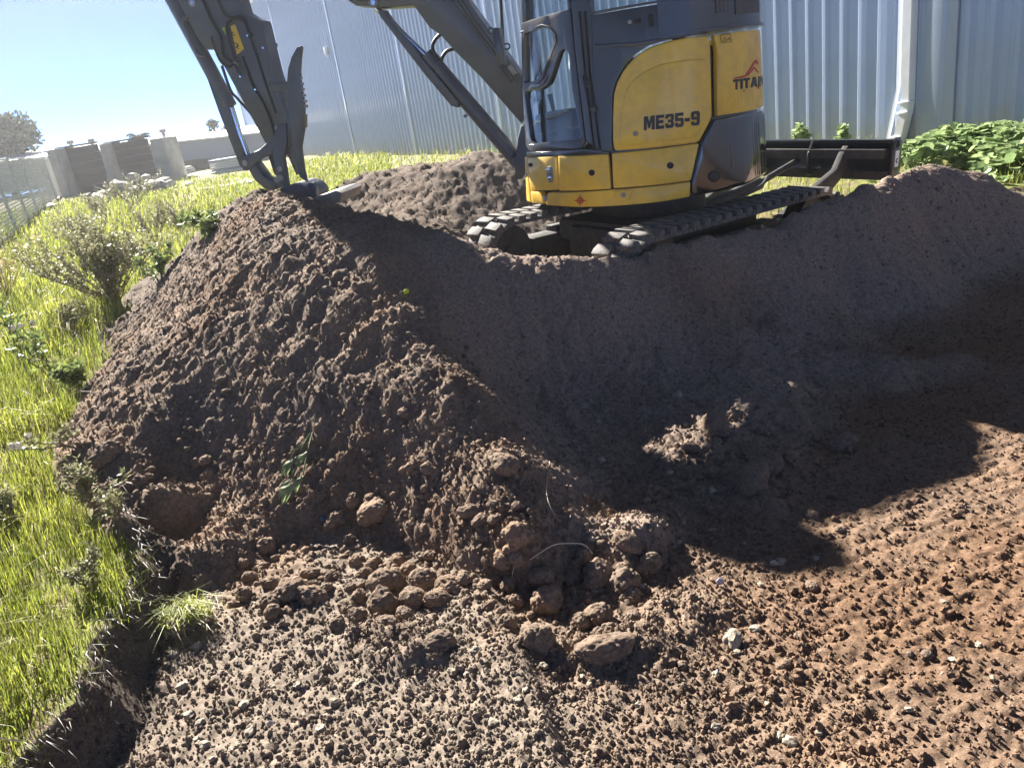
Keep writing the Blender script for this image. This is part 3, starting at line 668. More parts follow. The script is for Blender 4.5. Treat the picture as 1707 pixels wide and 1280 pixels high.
st = bmesh.new(); bx(st, body(.52, .16, 1.28), (.34, .42, .12), R_b, 0.04); finish('seat_cushion', st, M_seat, exc)
st = bmesh.new(); bx(st, body(.34, .16, 1.58), (.10, .44, .62), R_b, 0.04); finish('seat_back', st, M_seat, exc)
st = bmesh.new(); bx(st, body(.52, .16, 1.20), (.28, .36, .14), R_b, 0.02); finish('seat_base', st, M_black, exc)
for l_ in (.0, .46):
    st = bmesh.new(); bx(st, body(.58, l_ * .7 - .05, 1.34), (.26, .10, .24), R_b, 0.03); tube(st, [body(.64, l_ * .7 - .05, 1.44), body(.66, l_ * .7 - .05, 1.58)], [.012, .02], 8); finish('control_console', st, M_seat, exc)
# crumpled clear-plastic seat wrapping
st = bmesh.new(); bmesh.ops.create_icosphere(st, subdivisions=4, radius=1)
for v in st.verts:
    n_ = v.co.normalized(); q = 1 + 0.10 * math.sin(n_.x * 9 + n_.z * 7) * math.sin(n_.y * 8 + n_.z * 5)
    v.co = body(0, 0, 0) + HD * (.36 + n_.x * .08 * q) + LF * (.16 + n_.y * .21 * q) + Vector((0, 0, 1.76 + n_.z * .20 * q))
wr = finish('seat_wrapping', st, M_white, exc)
# mirror by the door
mr = bmesh.new(); bx(mr, body(.86, .42, 1.93), (.05, .12, .24), R_b, 0.02); finish('mirror', mr, M_black, exc)
bm = bmesh.new(); tube(bm, [body(.84, .3, 1.70), body(.88, .36, 1.80), body(.87, .42, 1.86)], 0.01, 7); finish('mirror_bracket', bm, M_black, exc)

# ---- boom and arm, in the upright plane of the boom
BO = Vector((0.42, 6.35, 0)); BD = Vector((-0.977, 0.213, 0)).normalized(); BN = Vector((-BD.y, BD.x, 0)); BN = BN if BN.y < 0 else -BN
def bp(px, py, off=0.0): return at_plane(px, py, BO + BN * off, BN)
def plate(name, pts, off, wd, m, parent=exc, bev=0.006, rnd=0.0, n=3):
    """side profile traced on the plane 'off' in front of the boom's centre plane, wd thick behind it"""
    P = []
    for p in pts:
        q = bp(p[0], p[1], off) - BO; P.append((q.dot(BD), q.z))
    P = roundpoly(P, rnd, n); bm = slab(P, wd, bev)
    for v in bm.verts: v.co = BO + BD * v.co.x + Vector((0, 0, v.co.y)) + BN * (off + v.co.z)
    return finish(name, bm, m, parent)
def rod(name, a, b, r, m, parent=exc, off=0.0, n=16, r2=None):
    bm = bmesh.new(); tube(bm, [bp(*a, off), bp(*b, off)], [r, r if r2 is None else r2], n); return finish(name, bm, m, parent)
def pin(name, p, r, off, ln, m, parent=exc):
    c = bp(*p, off); bm = bmesh.new(); tube(bm, [c - BN * ln, c], r, 16); return finish(name, bm, m, parent)
boom = plate('boom', [(868, 206), (801, 129), (757, 85), (733, 58), (716, 47), (689, 10), (640, 13), (593, 10), (560, -12), (450, -52), (352, -78), (340, -105), (360, -125), (480, -118), (640, -95), (740, -45), (778, 0), (797, 26), (872, 130), (890, 170)], 0.10, 0.20, M_arm, bev=0.012)
plate('boom_top_flange', [(760, -28), (778, 0), (797, 26), (868, 126), (864, 133), (792, 33), (772, 6), (756, -20)], 0.125, 0.25, M_arm, boom, 0.004)
pin('boom_pin', (621.5, 4.5), 0.035, 0.125, 0.25, M_steel, boom); pin('pin_cap', (621.5, 4.5), 0.018, 0.135, 0.02, M_chrome, boom)
for L in ([(745, -40), (768, -2), (792, 33), (838, 96), (866, 132)], [(752, -40), (775, -2), (799, 33), (845, 96), (872, 132)]):
    bm = bmesh.new(); tube(bm, [bp(x - 8, y + 4, 0.135) for x, y in L], 0.012, 8); finish('hydraulic_pipe', bm, M_arm, boom)
for (x, y) in ((819, 52), (845, 78)):
    bm = bmesh.new(); tube(bm, [bp(x + 5 * math.cos(k * .7), y + 5 * math.sin(k * .7), 0.12) for k in range(10)], 0.006, 6, False); finish('hose_clamp', bm, M_hose, boom)
plate('hose_block', [(852, 108), (862, 122), (855, 126), (845, 112)], 0.15, 0.05, M_steel, boom)
bm = bmesh.new(); tube(bm, [bp(833, -40, .16), bp(834.5, 0, .16), bp(839.5, 88, .16)], 0.012, 8); finish('lamp_cable_conduit', bm, M_hose, boom)
# boom lift cylinder
rod('lift_rod', (627, 14), (726, 108), 0.022, M_chrome); rod('lift_cylinder', (714, 95), (866, 272), 0.062, M_arm, n=20)
rod('cylinder_gland', (711, 92), (727, 110), 0.068, M_arm, n=20)
plate('rod_guard', [(628, 15), (638, 17), (641, 22), (712, 108), (765, 172), (763, 180), (752, 177), (708, 125), (634, 29)], 0.07, 0.14, M_arm, bev=0.004)
pin('cylinder_port', (775, 194), 0.012, 0.09, 0.05, M_arm)
for L in ([(735, 57), (726, 66), (721, 78), (724, 90), (728, 96)], [(757, 82), (746, 85), (739, 93), (735, 102)]):
    bm = bmesh.new(); tube(bm, spline([bp(x, y, 0.05) for x, y in L]), 0.014, 8); finish('hydraulic_hose', bm, M_hose, exc)
plate('swing_post', [(868, 210), (862, 232), (860, 262), (852, 262), (858, 288), (884, 300), (900, 300), (900, 200)], 0.14, 0.28, M_arm, bev=0.02)
# arm with pipes and decal
arm = plate('arm', [(285, -70), (318, -165), (372, -175), (392, -60), (398, 0), (404, 20), (420, 29), (433, 34), (436, 41), (447, 85), (455, 118), (470, 168), (484, 205), (489, 242), (478, 258), (452, 250), (441, 238), (400, 160), (357, 82), (341, 83), (326, 60), (306, 20), (296, 0)], 0.09, 0.18, M_arm, bev=0.012)
pin('arm_pin', (319.5, 5), 0.03, 0.10, 0.2, M_steel, arm); pin('pin_cap', (319.5, 5), 0.014, 0.108, 0.02, M_chrome, arm)
for (x, y) in ((461, 214), (392, 108)): pin('pin_cap', (x, y), 0.02, 0.10, 0.03, M_steel, arm)
dc = plate('warning_decal', [(384, 44), (391.5, 41), (406.5, 82), (395, 92)], 0.103, 0.003, M_decal, arm, 0)
plate('decal_stripe', [(369.5, 48), (374, 45), (383, 62), (380, 64)], 0.103, 0.003, mat('green_print', (.25, .38, .05), .5), arm, 0)
mk = bmesh.new()
for L in ([(386, 60), (388, 53), (391.5, 59), (386, 60)], [(391, 72), (396, 74), (394, 79), (398, 82)], [(393, 80), (398, 76)]):
    bm_pts = [bp(x, y, 0.104) for x, y in L]; tube(mk, bm_pts, 0.004, 4)
    finish('decal_print', mk, M_ink, dc); mk = bmesh.new()
mk.free()
bm = bmesh.new(); tube(bm, spline([bp(x, y, 0.12) for x, y in ((313, 32), (305.5, 33), (310, 50), (322, 76), (331, 91), (340, 92))], 4), 0.014, 8); finish('hose_guard', bm, M_arm, arm)
bm = bmesh.new(); tube(bm, spline([bp(x, y, 0.12) for x, y in ((398, 105), (390, 95), (383, 72), (378, 48), (382, 36), (394, 31), (408, 37), (414, 52), (421, 60))], 5), 0.012, 8); finish('hydraulic_hose', bm, M_hose, arm)
bm = bmesh.new(); tube(bm, spline([bp(x, y, 0.12) for x, y in ((352, 62), (366, 100), (381, 112), (390, 108), (398, 120), (402, 126))], 5), 0.010, 8); finish('hydraulic_hose', bm, M_hose, arm)
bm = bmesh.new(); tube(bm, spline([bp(x, y, 0.06) for x, y in ((370, 110), (384, 150), (396, 165), (420, 192), (437, 222), (446, 240))], 5), 0.012, 8); finish('hydraulic_hose', bm, M_hose, arm)
for L, o_ in (([(330, -20), (350, 30), (368, 62), (372, 92), (386, 104)], .115), ([(352, -30), (372, 20), (386, 30), (402, 28), (412, 40)], .115), ([(404, 95), (420, 140), (440, 175), (452, 205), (458, 228)], .10), ([(416, 60), (430, 100), (446, 150), (460, 190)], .10)):
    bm = bmesh.new(); tube(bm, spline([bp(x, y, o_) for x, y in L], 5), 0.011, 8); finish('hydraulic_hose', bm, M_hose, arm)
plate('side_doubler', [(408, 100), (428, 60), (438, 66), (447, 112), (458, 160), (446, 180)], 0.097, 0.012, M_arm, arm, 0.004, 0.02)
for (x, y) in ((400, 128), (425, 150), (412, 60), (438, 80)): pin('grease_nipple', (x, y), 0.008, 0.112, 0.02, M_chrome, arm)
# bucket cylinder on the outer side of the arm
rod('bucket_cylinder', (262, -48), (384, 178), 0.058, M_arm, n=20); plate('cylinder_lug', [(250, -60), (262, -75), (300, -95), (322, -120), (330, -60), (290, -40), (262, -32)], 0.07, 0.14, M_arm)
pass; rod('bucket_rod', (384, 180), (412, 262), 0.024, M_chrome)
plate('rod_guard', [(340, 117), (352, 116), (380, 178), (395, 225), (409, 262), (405, 282), (399, 276), (366, 190)], 0.05, 0.10, M_arm, bev=0.004)
plate('rocker_link', [(401, 262), (413, 258), (432, 250), (443, 240), (449, 234), (456, 240), (452, 256), (438, 264), (424, 272), (412, 286), (404, 284)], 0.12, 0.05, M_arm, rnd=0.02)
plate('rocker_link', [(401, 262), (413, 258), (432, 250), (443, 240), (449, 234), (456, 240), (452, 256), (438, 264), (424, 272), (412, 286), (404, 284)], -0.08, 0.05, M_arm, rnd=0.02)
plate('bucket_link', [(407, 270), (418, 266), (426, 276), (440, 296), (462, 305), (458, 318), (442, 316), (424, 300)], 0.075, 0.15, M_arm, rnd=0.02)
plate('arm_yoke', [(452, 236), (463, 208), (476, 205), (478, 240), (472, 262), (476, 285), (480, 312), (462, 312), (461, 290), (455, 262)], 0.12, 0.05, M_arm, rnd=0.015)
plate('arm_yoke', [(452, 236), (463, 208), (476, 205), (478, 240), (472, 262), (476, 285), (480, 312), (462, 312), (461, 290), (455, 262)], -0.08, 0.05, M_arm, rnd=0.015)
for p in ((408, 272), (466, 282), (467, 297), (461, 300)): pin('pin_cap', p, 0.024, 0.135, 0.05, M_steel)
# thumb with two toothed fingers, joined by bars
def finger(off, dx, dy):
    pts = [(495, 79), (502, 77), (503.5, 80), (501, 100), (500, 118), (501, 137), (504, 155), (507, 178), (507.5, 213), (502, 246), (507, 284), (512, 304), (500, 296), (489, 262), (485, 219), (480, 178), (478, 137), (480, 115), (486, 95)]
    f_ = plate('thumb_finger', [(x + dx, y + dy) for x, y in pts], off, 0.03, M_arm, bev=0.004)
    for (x, y) in ((494, 122), (496, 131), (498, 141), (499.5, 150), (501.5, 160), (503.5, 170), (505, 178)):
        plate('thumb_tooth', [(x - 3, y - 4.2), (x + 5.5, y - 3.0), (x + 7.5, y), (x + 5, y + 2.2), (x - 1, y + 4)] if dx == 0 else [(x - 3 + dx, y - 4 + dy), (x + 4.5 + dx, y - 1.5 + dy), (x + 4.5 + dx, y + 1.5 + dy), (x - 1 + dx, y + 4 + dy)], off - 0.003, 0.024, M_steel, f_, 0.001)
    return f_
finger(0.13, 0, 0); finger(-0.10, -43, -5)
plate('thumb_bar', [(446, 138), (497, 135), (497, 150), (448, 152)], 0.10, 0.05, M_arm); plate('thumb_bar', [(476, 195), (496, 193), (496, 215), (480, 216)], 0.10, 0.20, M_arm)
plate('thumb_bracket', [(464, 160), (474, 168), (484, 205), (491, 232), (484, 240), (474, 222), (464, 190)], 0.06, 0.12, M_arm)
rod('thumb_cylinder', (475, 236), (500, 290), 0.03, M_steel)
# bucket, biting into the heap
bk = plate('bucket', [(452, 332), (458, 320), (470, 312), (492, 306), (509, 314), (516, 324), (517, 348), (505, 362), (475, 360), (458, 345)], 0.16, 0.42, M_arm, bev=0.015, rnd=0.03)
plate('bucket_ear', [(512, 306), (521, 305), (526.5, 312), (527, 330), (514, 331)], 0.18, 0.06, M_arm, bk, 0.01, 0.01)
plate('cutting_lip', [(525, 329), (560, 318), (570, 322), (566, 338), (530, 344)], 0.24, 0.48, M_steel, bk, 0.004)
plate('side_plate', [(454, 330), (472, 312), (503, 308), (515, 320), (512, 338), (470, 342)], 0.175, 0.014, M_arm, bk, 0.004, 0.02)

# ---- undercarriage: two rubber tracks, frames, blade
_hd, _pt, _rl = rad(180 + 35.5), rad(2.4), rad(-2.6)                 # heading, nose up, slight lean
UF = Vector((math.cos(_hd) * math.cos(_pt), math.sin(_hd) * math.cos(_pt), math.sin(_pt)))   # forwards
UL = Vector((-math.sin(_hd), math.cos(_hd), 0)); UU = UF.cross(UL); UL = UL * math.cos(_rl) + UU * math.sin(_rl); UU = UF.cross(UL)   # towards the camera, up
UC = Vector((1.20, 5.575, 0.493))
def und(f, l, z): return UC + UF * f + UL * l + UU * (z - EXG - 0.255)
UM = Matrix((UF, UL, UU)).transposed()
FW, RW, TR = 0.90, -0.90, 0.235                     # wheel centres, outer radius to belt face
ZC = EXG + TR + 0.02
def track_path(s):
    """point and direction at distance s round the belt, in (f, z)"""
    L = FW - RW; P = 2 * L + 2 * math.pi * TR; s %= P
    if s < L: return (RW + s, ZC + TR), (1, 0)
    s -= L
    if s < math.pi * TR: a = s / TR; return (FW + TR * math.sin(a), ZC + TR * math.cos(a)), (math.cos(a), -math.sin(a))
    s -= math.pi * TR
    if s < L: return (FW - s, ZC - TR), (-1, 0)
    s -= L; a = s / TR; return (RW - TR * math.sin(a), ZC - TR * math.cos(a)), (-math.cos(a), math.sin(a))
PER = 2 * (FW - RW) + 2 * math.pi * TR
NL = 48; TW = 0.30
def lug_mesh(side):
    bm = bmesh.new()
    o = [(-.035, .012), (.035, .012), (.045, TW / 2), (.012, TW / 2 + .004), (-.028, TW / 2 - .01)]
    P = [(x, y * side) for x, y in o]
    b2 = slab(P, 0.034, 0.006, 2)
    me = bpy.data.meshes.new('track_lug'); b2.to_mesh(me); b2.free(); me.materials.append(M_rubber)
    for p in me.polygons: p.use_smooth = True
    me.set_sharp_from_angle(angle=rad(35)); return me
LUG = {1: lug_mesh(1), -1: lug_mesh(-1)}
for sd in (1, -1):
    l0 = sd * 0.64
    bm = bmesh.new(); N = 150; rings = []
    for k in range(N):
        (f, z), (tf, tz) = track_path(PER * k / N); nf, nz = -tz, tf
        prof = [(-TW / 2, 0), (-TW / 2, -.022), (-.05, -.028), (.05, -.028), (TW / 2, -.022), (TW / 2, 0), (TW / 2 - .012, .006), (-TW / 2 + .012, .006)]
        rings.append([bm.verts.new(und(f + nf * h, l0 + l, z + nz * h)) for l, h in prof])
    for k in range(N):
        a, b = rings[k], rings[(k + 1) % N]
        for j in range(8): bm.faces.new((a[j], a[(j + 1) % 8], b[(j + 1) % 8], b[j]))
    tr = finish('rubber_track', bm, M_rubber, exc)
    for k in range(NL):
        for sg in (1, -1):
            (f, z), (tf, tz) = track_path(PER * (k + (0.25 if sg > 0 else -0.25)) / NL); nf, nz = -tz, tf
            o = bpy.data.objects.new('track_lug', LUG[sg]); link(o); o.parent = tr
            T = UF * tf + UU * tz; Nn = UF * nf + UU * nz; C_ = und(f + nf * .034, l0, z + nz * .034) - ORG[exc.name]
            Yv = Nn.cross(T)
            o.matrix_local = Matrix(((T.x, Yv.x, Nn.x, C_.x), (T.y, Yv.y, Nn.y, C_.y), (T.z, Yv.z, Nn.z, C_.z), (0, 0, 0, 1)))
    bm = bmesh.new(); bx(bm, und((FW + RW) / 2, l0, ZC - .02), (1.4, .17, .20), UM, 0.03); bx(bm, und((FW + RW) / 2, l0, ZC + .09), (.9, .12, .06), UM, 0.01); finish('track_frame', bm, M_under, exc)
    for f in (FW, RW):
        bm = bmesh.new(); tube(bm, [und(f, l0 - .06, ZC), und(f, l0 + .06, ZC)], TR - .03, 24); tube(bm, [und(f, l0 - .1, ZC), und(f, l0 + .1, ZC)], .07, 16)
        finish('idler_wheel' if f > 0 else 'drive_sprocket', bm, M_under, exc)
    for f in (-.58, -.2, .2, .58):
        bm = bmesh.new(); tube(bm, [und(f, l0 - .10, EXG + .105), und(f, l0 + .10, EXG + .105)], .07, 16); finish('track_roller', bm, M_under, exc)
bm = bmesh.new(); bx(bm, und(0, 0, EXG + .36), (.9, 1.1, .16), UM, 0.03); bx(bm, und(.25, 0, EXG + .30), (.5, .8, .22), UM, 0.05); finish('chassis', bm, M_under, exc)
bm = bmesh.new(); tube(bm, [(SX, SY, EXG + .42), (SX, SY, EXG + .66)], .42, 40); finish('slew_ring', bm, M_under, exc)
# dozer blade, lifted at the rear
BB = -1.84
_und = und
def und(f, l, z): return _und(f, l, z + 0.07 * min(1, max(0, (-f - .8) / .9)))
prof = [(0.0, .60), (.012, .60), (.045, .66), (.055, .74), (.045, .82), (.012, .905), (0, .905), (.025, .82), (.033, .74), (.025, .67)]
bm = bmesh.new(); P_ = [(-(x) , z) for x, z in prof]
v0 = [bm.verts.new(und(BB + x, .80, z)) for x, z in P_]; v1 = [bm.verts.new(und(BB + x, -.80, z)) for x, z in P_]
for k in range(len(P_)): bm.faces.new((v0[k], v0[(k + 1) % len(P_)], v1[(k + 1) % len(P_)], v1[k]))
bm.faces.new(v0[::-1]); bm.faces.new(v1); bld = finish('dozer_blade', bm, M_black, exc)
bm = bmesh.new(); bx(bm, und(BB + .045, 0, .80), (.10, 1.50, .07), UM, 0.006); finish('blade_stiffener', bm, M_under, bld)
bm = bmesh.new(); bx(bm, und(BB + .02, 0, .635), (.05, 1.56, .07), UM, 0.006); finish('blade_stiffener', bm, M_under, bld)
bm = bmesh.new(); bx(bm, und(BB + .02, 0, .893), (.05, 1.56, .022), UM, 0.004); finish('blade_top_edge', bm, M_black, bld)
for l in (.805, -.805):
    b2 = slab(roundpoly([(-.065, .60), (.05, .60), (.06, .66), (.055, .85), (.03, .915), (-.02, .92), (-.065, .88)], .03), .022, 0.003)
    for v in b2.verts: v.co = und(BB + v.co.x, l + v.co.z + .011, v.co.y)
    ep = finish('blade_end_plate', b2, M_black, bld)
    if l > 0:
        b2 = slab([(-.02, .70), (.035, .70), (.035, .82), (-.02, .82)], .003)
        for v in b2.verts: v.co = und(BB + v.co.x, l + .015 + v.co.z, v.co.y)
        finish('end_label', b2, M_white, ep)
        b2 = bmesh.new(); tube(b2, [und(BB + .008 + .014 * math.cos(t), l + .016, .745 + .016 * math.sin(t)) for t in [k * .5 - 2.2 for k in range(10)]], .004, 5); finish('label_print', b2, M_ink, ep)
        b2 = bmesh.new(); tube(b2, [und(BB + .008 + .015 * math.cos(k * .52), l + .0125, .868 + .024 * math.sin(k * .52)) for k in range(13)], .006, 5, False); finish('lifting_eye', b2, M_seal, ep)
for l in (.42, -.42):
    b2 = slab([(BB + .05, .66), (BB + .05, .86), (BB + .12, .80), (BB + .20, .70), (-.85, .50), (-.85, .38), (BB + .24, .56)], .05, 0.006)
    for v in b2.verts: v.co = und(v.co.x, l + v.co.z + .025, v.co.y)
    finish('blade_arm', b2, M_under, exc)
b2 = slab([(BB + .05, .62), (BB + .05, .90), (BB + .11, .80), (BB + .12, .64)], .02, 0.003)
for v in b2.verts: v.co = und(v.co.x, .14 + v.co.z, v.co.y)
finish('blade_gusset', b2, M_black, bld)
bm = bmesh.new(); tube(bm, [und(-.55, 0, .60), und(-1.25, 0, .66)], .05, 14); tube(bm, [und(-1.25, 0, .66), und(BB + .05, 0, .74)], .025, 12); finish('blade_cylinder', bm, M_under, exc)
bm = bmesh.new(); tube(bm, spline([und(-.5, .15, .62), und(-.95, .2, .70), und(-1.25, .08, .72)]), .012, 8); finish('hydraulic_hose', bm, M_hose, exc)

# ------------------------------------------------------------------ metal shed on the right
W1 = at_z(1520, 249, GZ); W0 = at_z(545, 286, GZ)
WD = (W0 - W1); WD = Vector((math.sin(rad(-24.6)), math.cos(rad(-24.6)), 0)); WN = Vector((-WD.y, WD.x, 0)); WN = WN if WN.dot(CAM - W1) > 0 else -WN
def on_wall(px, py, off=0.0):
    q = at_plane(px, py, W1 + WN * off, WN) - W1; return q.dot(WD), q.z + W1.z
S_END = on_wall(397, 150)[0]; S_BEG = -24.4
WH = on_wall(406, 17)[1] if on_wall(406, 17)[1] < 11 else 7.6
M_sheet = mat('zinc_sheet', (0.33, 0.42, 0.59), 0.38, metal=0.0, var=0.05, scale=1.2, coat=0.3, spec=0.6)  # blue tint of the sky light is mixed into this base colour
sh_t = M_sheet.node_tree; sh_b = sh_t.nodes['Principled BSDF']; sh_l = sh_b.inputs['Base Color'].links[0].from_socket
sh_g = sh_t.nodes.new('ShaderNodeNewGeometry'); sh_s = sh_t.nodes.new('ShaderNodeSeparateXYZ'); sh_t.links.new(sh_g.outputs['Position'], sh_s.inputs[0])
sh_n = sh_t.nodes.new('ShaderNodeTexNoise'); sh_n.inputs['Scale'].default_value = 3.0; sh_n.inputs['Detail'].default_value = 6; sh_t.links.new(sh_g.outputs['Position'], sh_n.inputs['Vector'])
sh_m = sh_t.nodes.new('ShaderNodeMath'); sh_m.operation = 'MULTIPLY_ADD'; sh_m.inputs[1].default_value = 1.4; sh_t.links.new(sh_n.outputs['Fac'], sh_m.inputs[0]); sh_m.inputs[2].default_value = -.2
sh_a = sh_t.nodes.new('ShaderNodeMath'); sh_a.operation = 'SUBTRACT'; sh_t.links.new(sh_m.outputs[0], sh_a.inputs[0]); sh_t.links.new(sh_s.outputs['Z'], sh_a.inputs[1])
sh_r = sh_t.nodes.new('ShaderNodeMapRange'); sh_r.inputs[1].default_value = -.35; sh_r.inputs[2].default_value = .3; sh_r.inputs[3].default_value = 0; sh_r.inputs[4].default_value = .55; sh_t.links.new(sh_a.outputs[0], sh_r.inputs[0])
sh_x = sh_t.nodes.new('ShaderNodeMixRGB'); sh_x.inputs[2].default_value = (.33, .29, .24, 1); sh_t.links.new(sh_r.outputs[0], sh_x.inputs[0]); sh_t.links.new(sh_l, sh_x.inputs[1]); sh_t.links.new(sh_x.outputs[0], sh_b.inputs['Base Color'])
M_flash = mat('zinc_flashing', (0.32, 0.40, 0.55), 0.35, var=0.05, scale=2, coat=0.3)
M_pipe = mat('downpipe_paint', (0.68, 0.71, 0.74), 0.4, var=0.06, coat=0.2)
shed = empty('metal_shed', (W1.x, W1.y, GZ - 0.1), 'tall pale grey ribbed metal shed standing behind the excavator', 'shed')
def wall_pt(s, z, off=0.0): return Vector((W1.x, W1.y, 0)) + WD * s + WN * off + Vector((0, 0, z))
PITCH_R = 0.28; NRIB = 3; SHW = PITCH_R * NRIB
prof = []
for k in range(NRIB):
    o = k * PITCH_R; prof += [(o, 0), (o + .05, 0), (o + .055, .0025), (o + .065, .0025), (o + .07, 0), (o + .14, 0), (o + .145, .0025), (o + .155, .0025), (o + .16, 0), (o + .150, 0), (o + .198, .036), (o + .204, .038), (o + .246, .038), (o + .252, .036)]
prof.append((SHW + .003, 0))
V = []; zz = (GZ - 0.1, WH)
for z in zz: V += [(s, h, z) for s, h in prof]
n_ = len(prof); F_ = [(i, i + 1, n_ + i + 1, n_ + i) for i in range(n_ - 1)]
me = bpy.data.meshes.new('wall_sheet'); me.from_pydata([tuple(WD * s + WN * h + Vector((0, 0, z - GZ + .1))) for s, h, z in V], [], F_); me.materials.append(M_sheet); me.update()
s = S_BEG
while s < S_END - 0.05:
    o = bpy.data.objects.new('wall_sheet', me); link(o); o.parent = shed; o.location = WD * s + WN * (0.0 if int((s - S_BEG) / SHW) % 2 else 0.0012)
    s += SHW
S_END = s
def cover(s0, s1, name='cover_strip', off=0.044):
    bm = bmesh.new(); c = wall_pt((s0 + s1) / 2, (GZ + WH) / 2 - .05, off / 2 + 0.004)
    bx(bm, c, (s1 - s0, off, WH - GZ + .1), axes(WD), 0.004); return finish(name, bm, M_flash, shed)
for px in (474, 566, 672, 826):
    s0 = on_wall(px, 120)[0]; cover(s0 - .09, s0 + .09)
s0 = on_wall(1541, 100)[0]; s1 = on_wall(1596, 100)[0]; cover(s1, s0, 'flat_flashing', 0.03)
bm = bmesh.new(); bx(bm, wall_pt(S_END + .03, (GZ + WH) / 2, .02), (.16, .14, WH - GZ), axes(WD), .006); finish('corner_trim', bm, M_flash, shed)
bm = bmesh.new(); bx(bm, wall_pt((S_BEG + S_END) / 2, WH + .02, .10), (S_END - S_BEG + .3, .17, .16), axes(WD), .01); finish('gutter', bm, M_pipe, shed)
M_fas = mat('fascia_paint', (0.42, 0.33, 0.20), 0.5)
bm = bmesh.new(); c = wall_pt((S_BEG + S_END) / 2, WH + 1.0, -6); L_ = S_END - S_BEG + .5
v = [wall_pt(S_BEG - .2, WH + .11, .16), wall_pt(S_END + .3, WH + .11, .16), wall_pt(S_END + .3, WH + 2.6, -12), wall_pt(S_BEG - .2, WH + 2.6, -12)]
vv = [bm.verts.new(p) for p in v] + [bm.verts.new(p + Vector((0, 0, .08))) for p in v]
for f in ((3, 2, 1, 0), (4, 5, 6, 7), (0, 1, 5, 4), (1, 2, 6, 5), (2, 3, 7, 6), (3, 0, 4, 7)): bm.faces.new([vv[k] for k in f])
finish('roof', bm, M_fas, shed, False)
bm = bmesh.new(); a_ = [wall_pt(S_END, z, o) for o, z in ((-.02, GZ - .1), (-12, GZ - .1), (-12, WH + 2.5), (-.02, WH))]
b_2 = [p - WD * .1 for p in a_]; A_ = [bm.verts.new(p) for p in a_]; B_ = [bm.verts.new(p) for p in b_2]
bm.faces.new(A_); bm.faces.new(B_[::-1])
for k in range(4): bm.faces.new((A_[k], A_[(k + 1) % 4], B_[(k + 1) % 4], B_[k]))
finish('end_wall', bm, M_flash, shed, False)
sb = on_wall(547, 85); bm = bmesh.new(); bx(bm, wall_pt(sb[0], sb[1], .09), (.20, .10, .28), axes(WD), .01); finish('junction_box', bm, M_white, shed)
# downpipe: rectangular, kicks out to the left near the ground
def rect_pipe(name, path, wd, dp, m):
    bm = bmesh.new(); rings = []
    for i, (s_, z_, o_) in enumerate(path):
        a = path[max(i - 1, 0)]; b = path[min(i + 1, len(path) - 1)]
        t = Vector((b[0] - a[0], b[1] - a[1])).normalized(); nn = Vector((-t.y, t.x)); k = 1.0
        rings.append([bm.verts.new(wall_pt(s_ + nn.x * wd / 2 * e, z_ + nn.y * wd / 2 * e, o_ + q * dp)) for e, q in ((1, 0), (1, .8), (.8, 1), (-.8, 1), (-1, .8), (-1, 0))])
    for a, b in zip(rings, rings[1:]):
        for k in range(6): bm.faces.new((a[k], a[(k + 1) % 6], b[(k + 1) % 6], b[k]))
    bm.faces.new(rings[0][::-1]); bm.faces.new(rings[-1]); return finish(name, bm, m, shed)
d0 = on_wall(1522, 20, .05)[0]; zk = on_wall(1522, 178, .05)[1]; d1 = on_wall(1500, 232, .05)
pp = rect_pipe('downpipe', [(d0, WH, .05), (d0, zk + .05, .05), (d0 + .02, zk - .05, .05), (d1[0] - .04, d1[1] + .05, .05), (d1[0], d1[1] - .06, .05), (d1[0], GZ - .1, .05)], .125, .10, M_pipe)
for z_ in (zk + .06, zk - .06, d1[1] + .03):
    f_ = 0 if z_ > zk else (zk - z_) / max(zk - d1[1], .01); c_s = d0 + (d1[0] - d0) * f_
    bm = bmesh.new(); bx(bm, wall_pt(c_s, z_, .115), (.145, .115, .03), axes(WD), .004); finish('pipe_collar', bm, M_pipe, pp)
d2 = on_wall(1503, 20, .05)[0]; rect_pipe('conduit', [(d2, WH, .045), (d2, zk + .25, .045), (d2 + .05, zk + .02, .045), (d1[0] + .16, d1[1], .045)], .035, .035, M_pipe)

# ------------------------------------------------------------------ far side of the yard
M_conc = mat('weathered_concrete', (0.36, 0.35, 0.33), 0.85, var=0.25, scale=1.5, bump=0.2)
M_dplank = mat('dark_panel', (0.03, 0.024, 0.02), 0.8, var=0.3, scale=2)
M_roofw = mat('white_roof', (0.78, 0.77, 0.72), 0.6, var=0.06, scale=.3)
M_wallb = mat('bluegrey_wall', (0.36, 0.39, 0.44), 0.7, var=0.08, scale=.3)
M_brown = mat('brown_wall', (0.20, 0.14, 0.11), 0.8, var=0.2)
def yplane(name, pts, y, dep, m, parent, bev=0.0):
    P = [(lambda q: (q.x, q.z))(at_y(px, py, y)) for px, py in pts]; bm = slab(P, dep, bev)
    for v in bm.verts: v.co = Vector((v.co.x, y - v.co.z, v.co.y))
    return finish(name, bm, m, parent, False)
def edge_xz(px, py, y): q = at_y(px, py, y); return q.x, q.z
by = 36.0
bay = empty('storage_bay', (*at_y(190, 300, by + .5)[:2], GZ), 'concrete storage bay of three pale piers and two dark panel walls beyond the grass', 'storage bay')
base_z = GZ - 0.4
def pier(px0, px1, pyt, y):
    a = at_y(px0, pyt, y); b = at_y(px1, pyt, y); bm = bmesh.new()
    bx(bm, ((a.x + b.x) / 2, y + .9, (a.z + base_z) / 2), (abs(b.x - a.x), 1.8, a.z - base_z), None, .03); return finish('concrete_pier', bm, M_conc, bay)
pier(76, 91, 251, by); pier(163.5, 171, 241, by); pier(248, 271, 233, by)
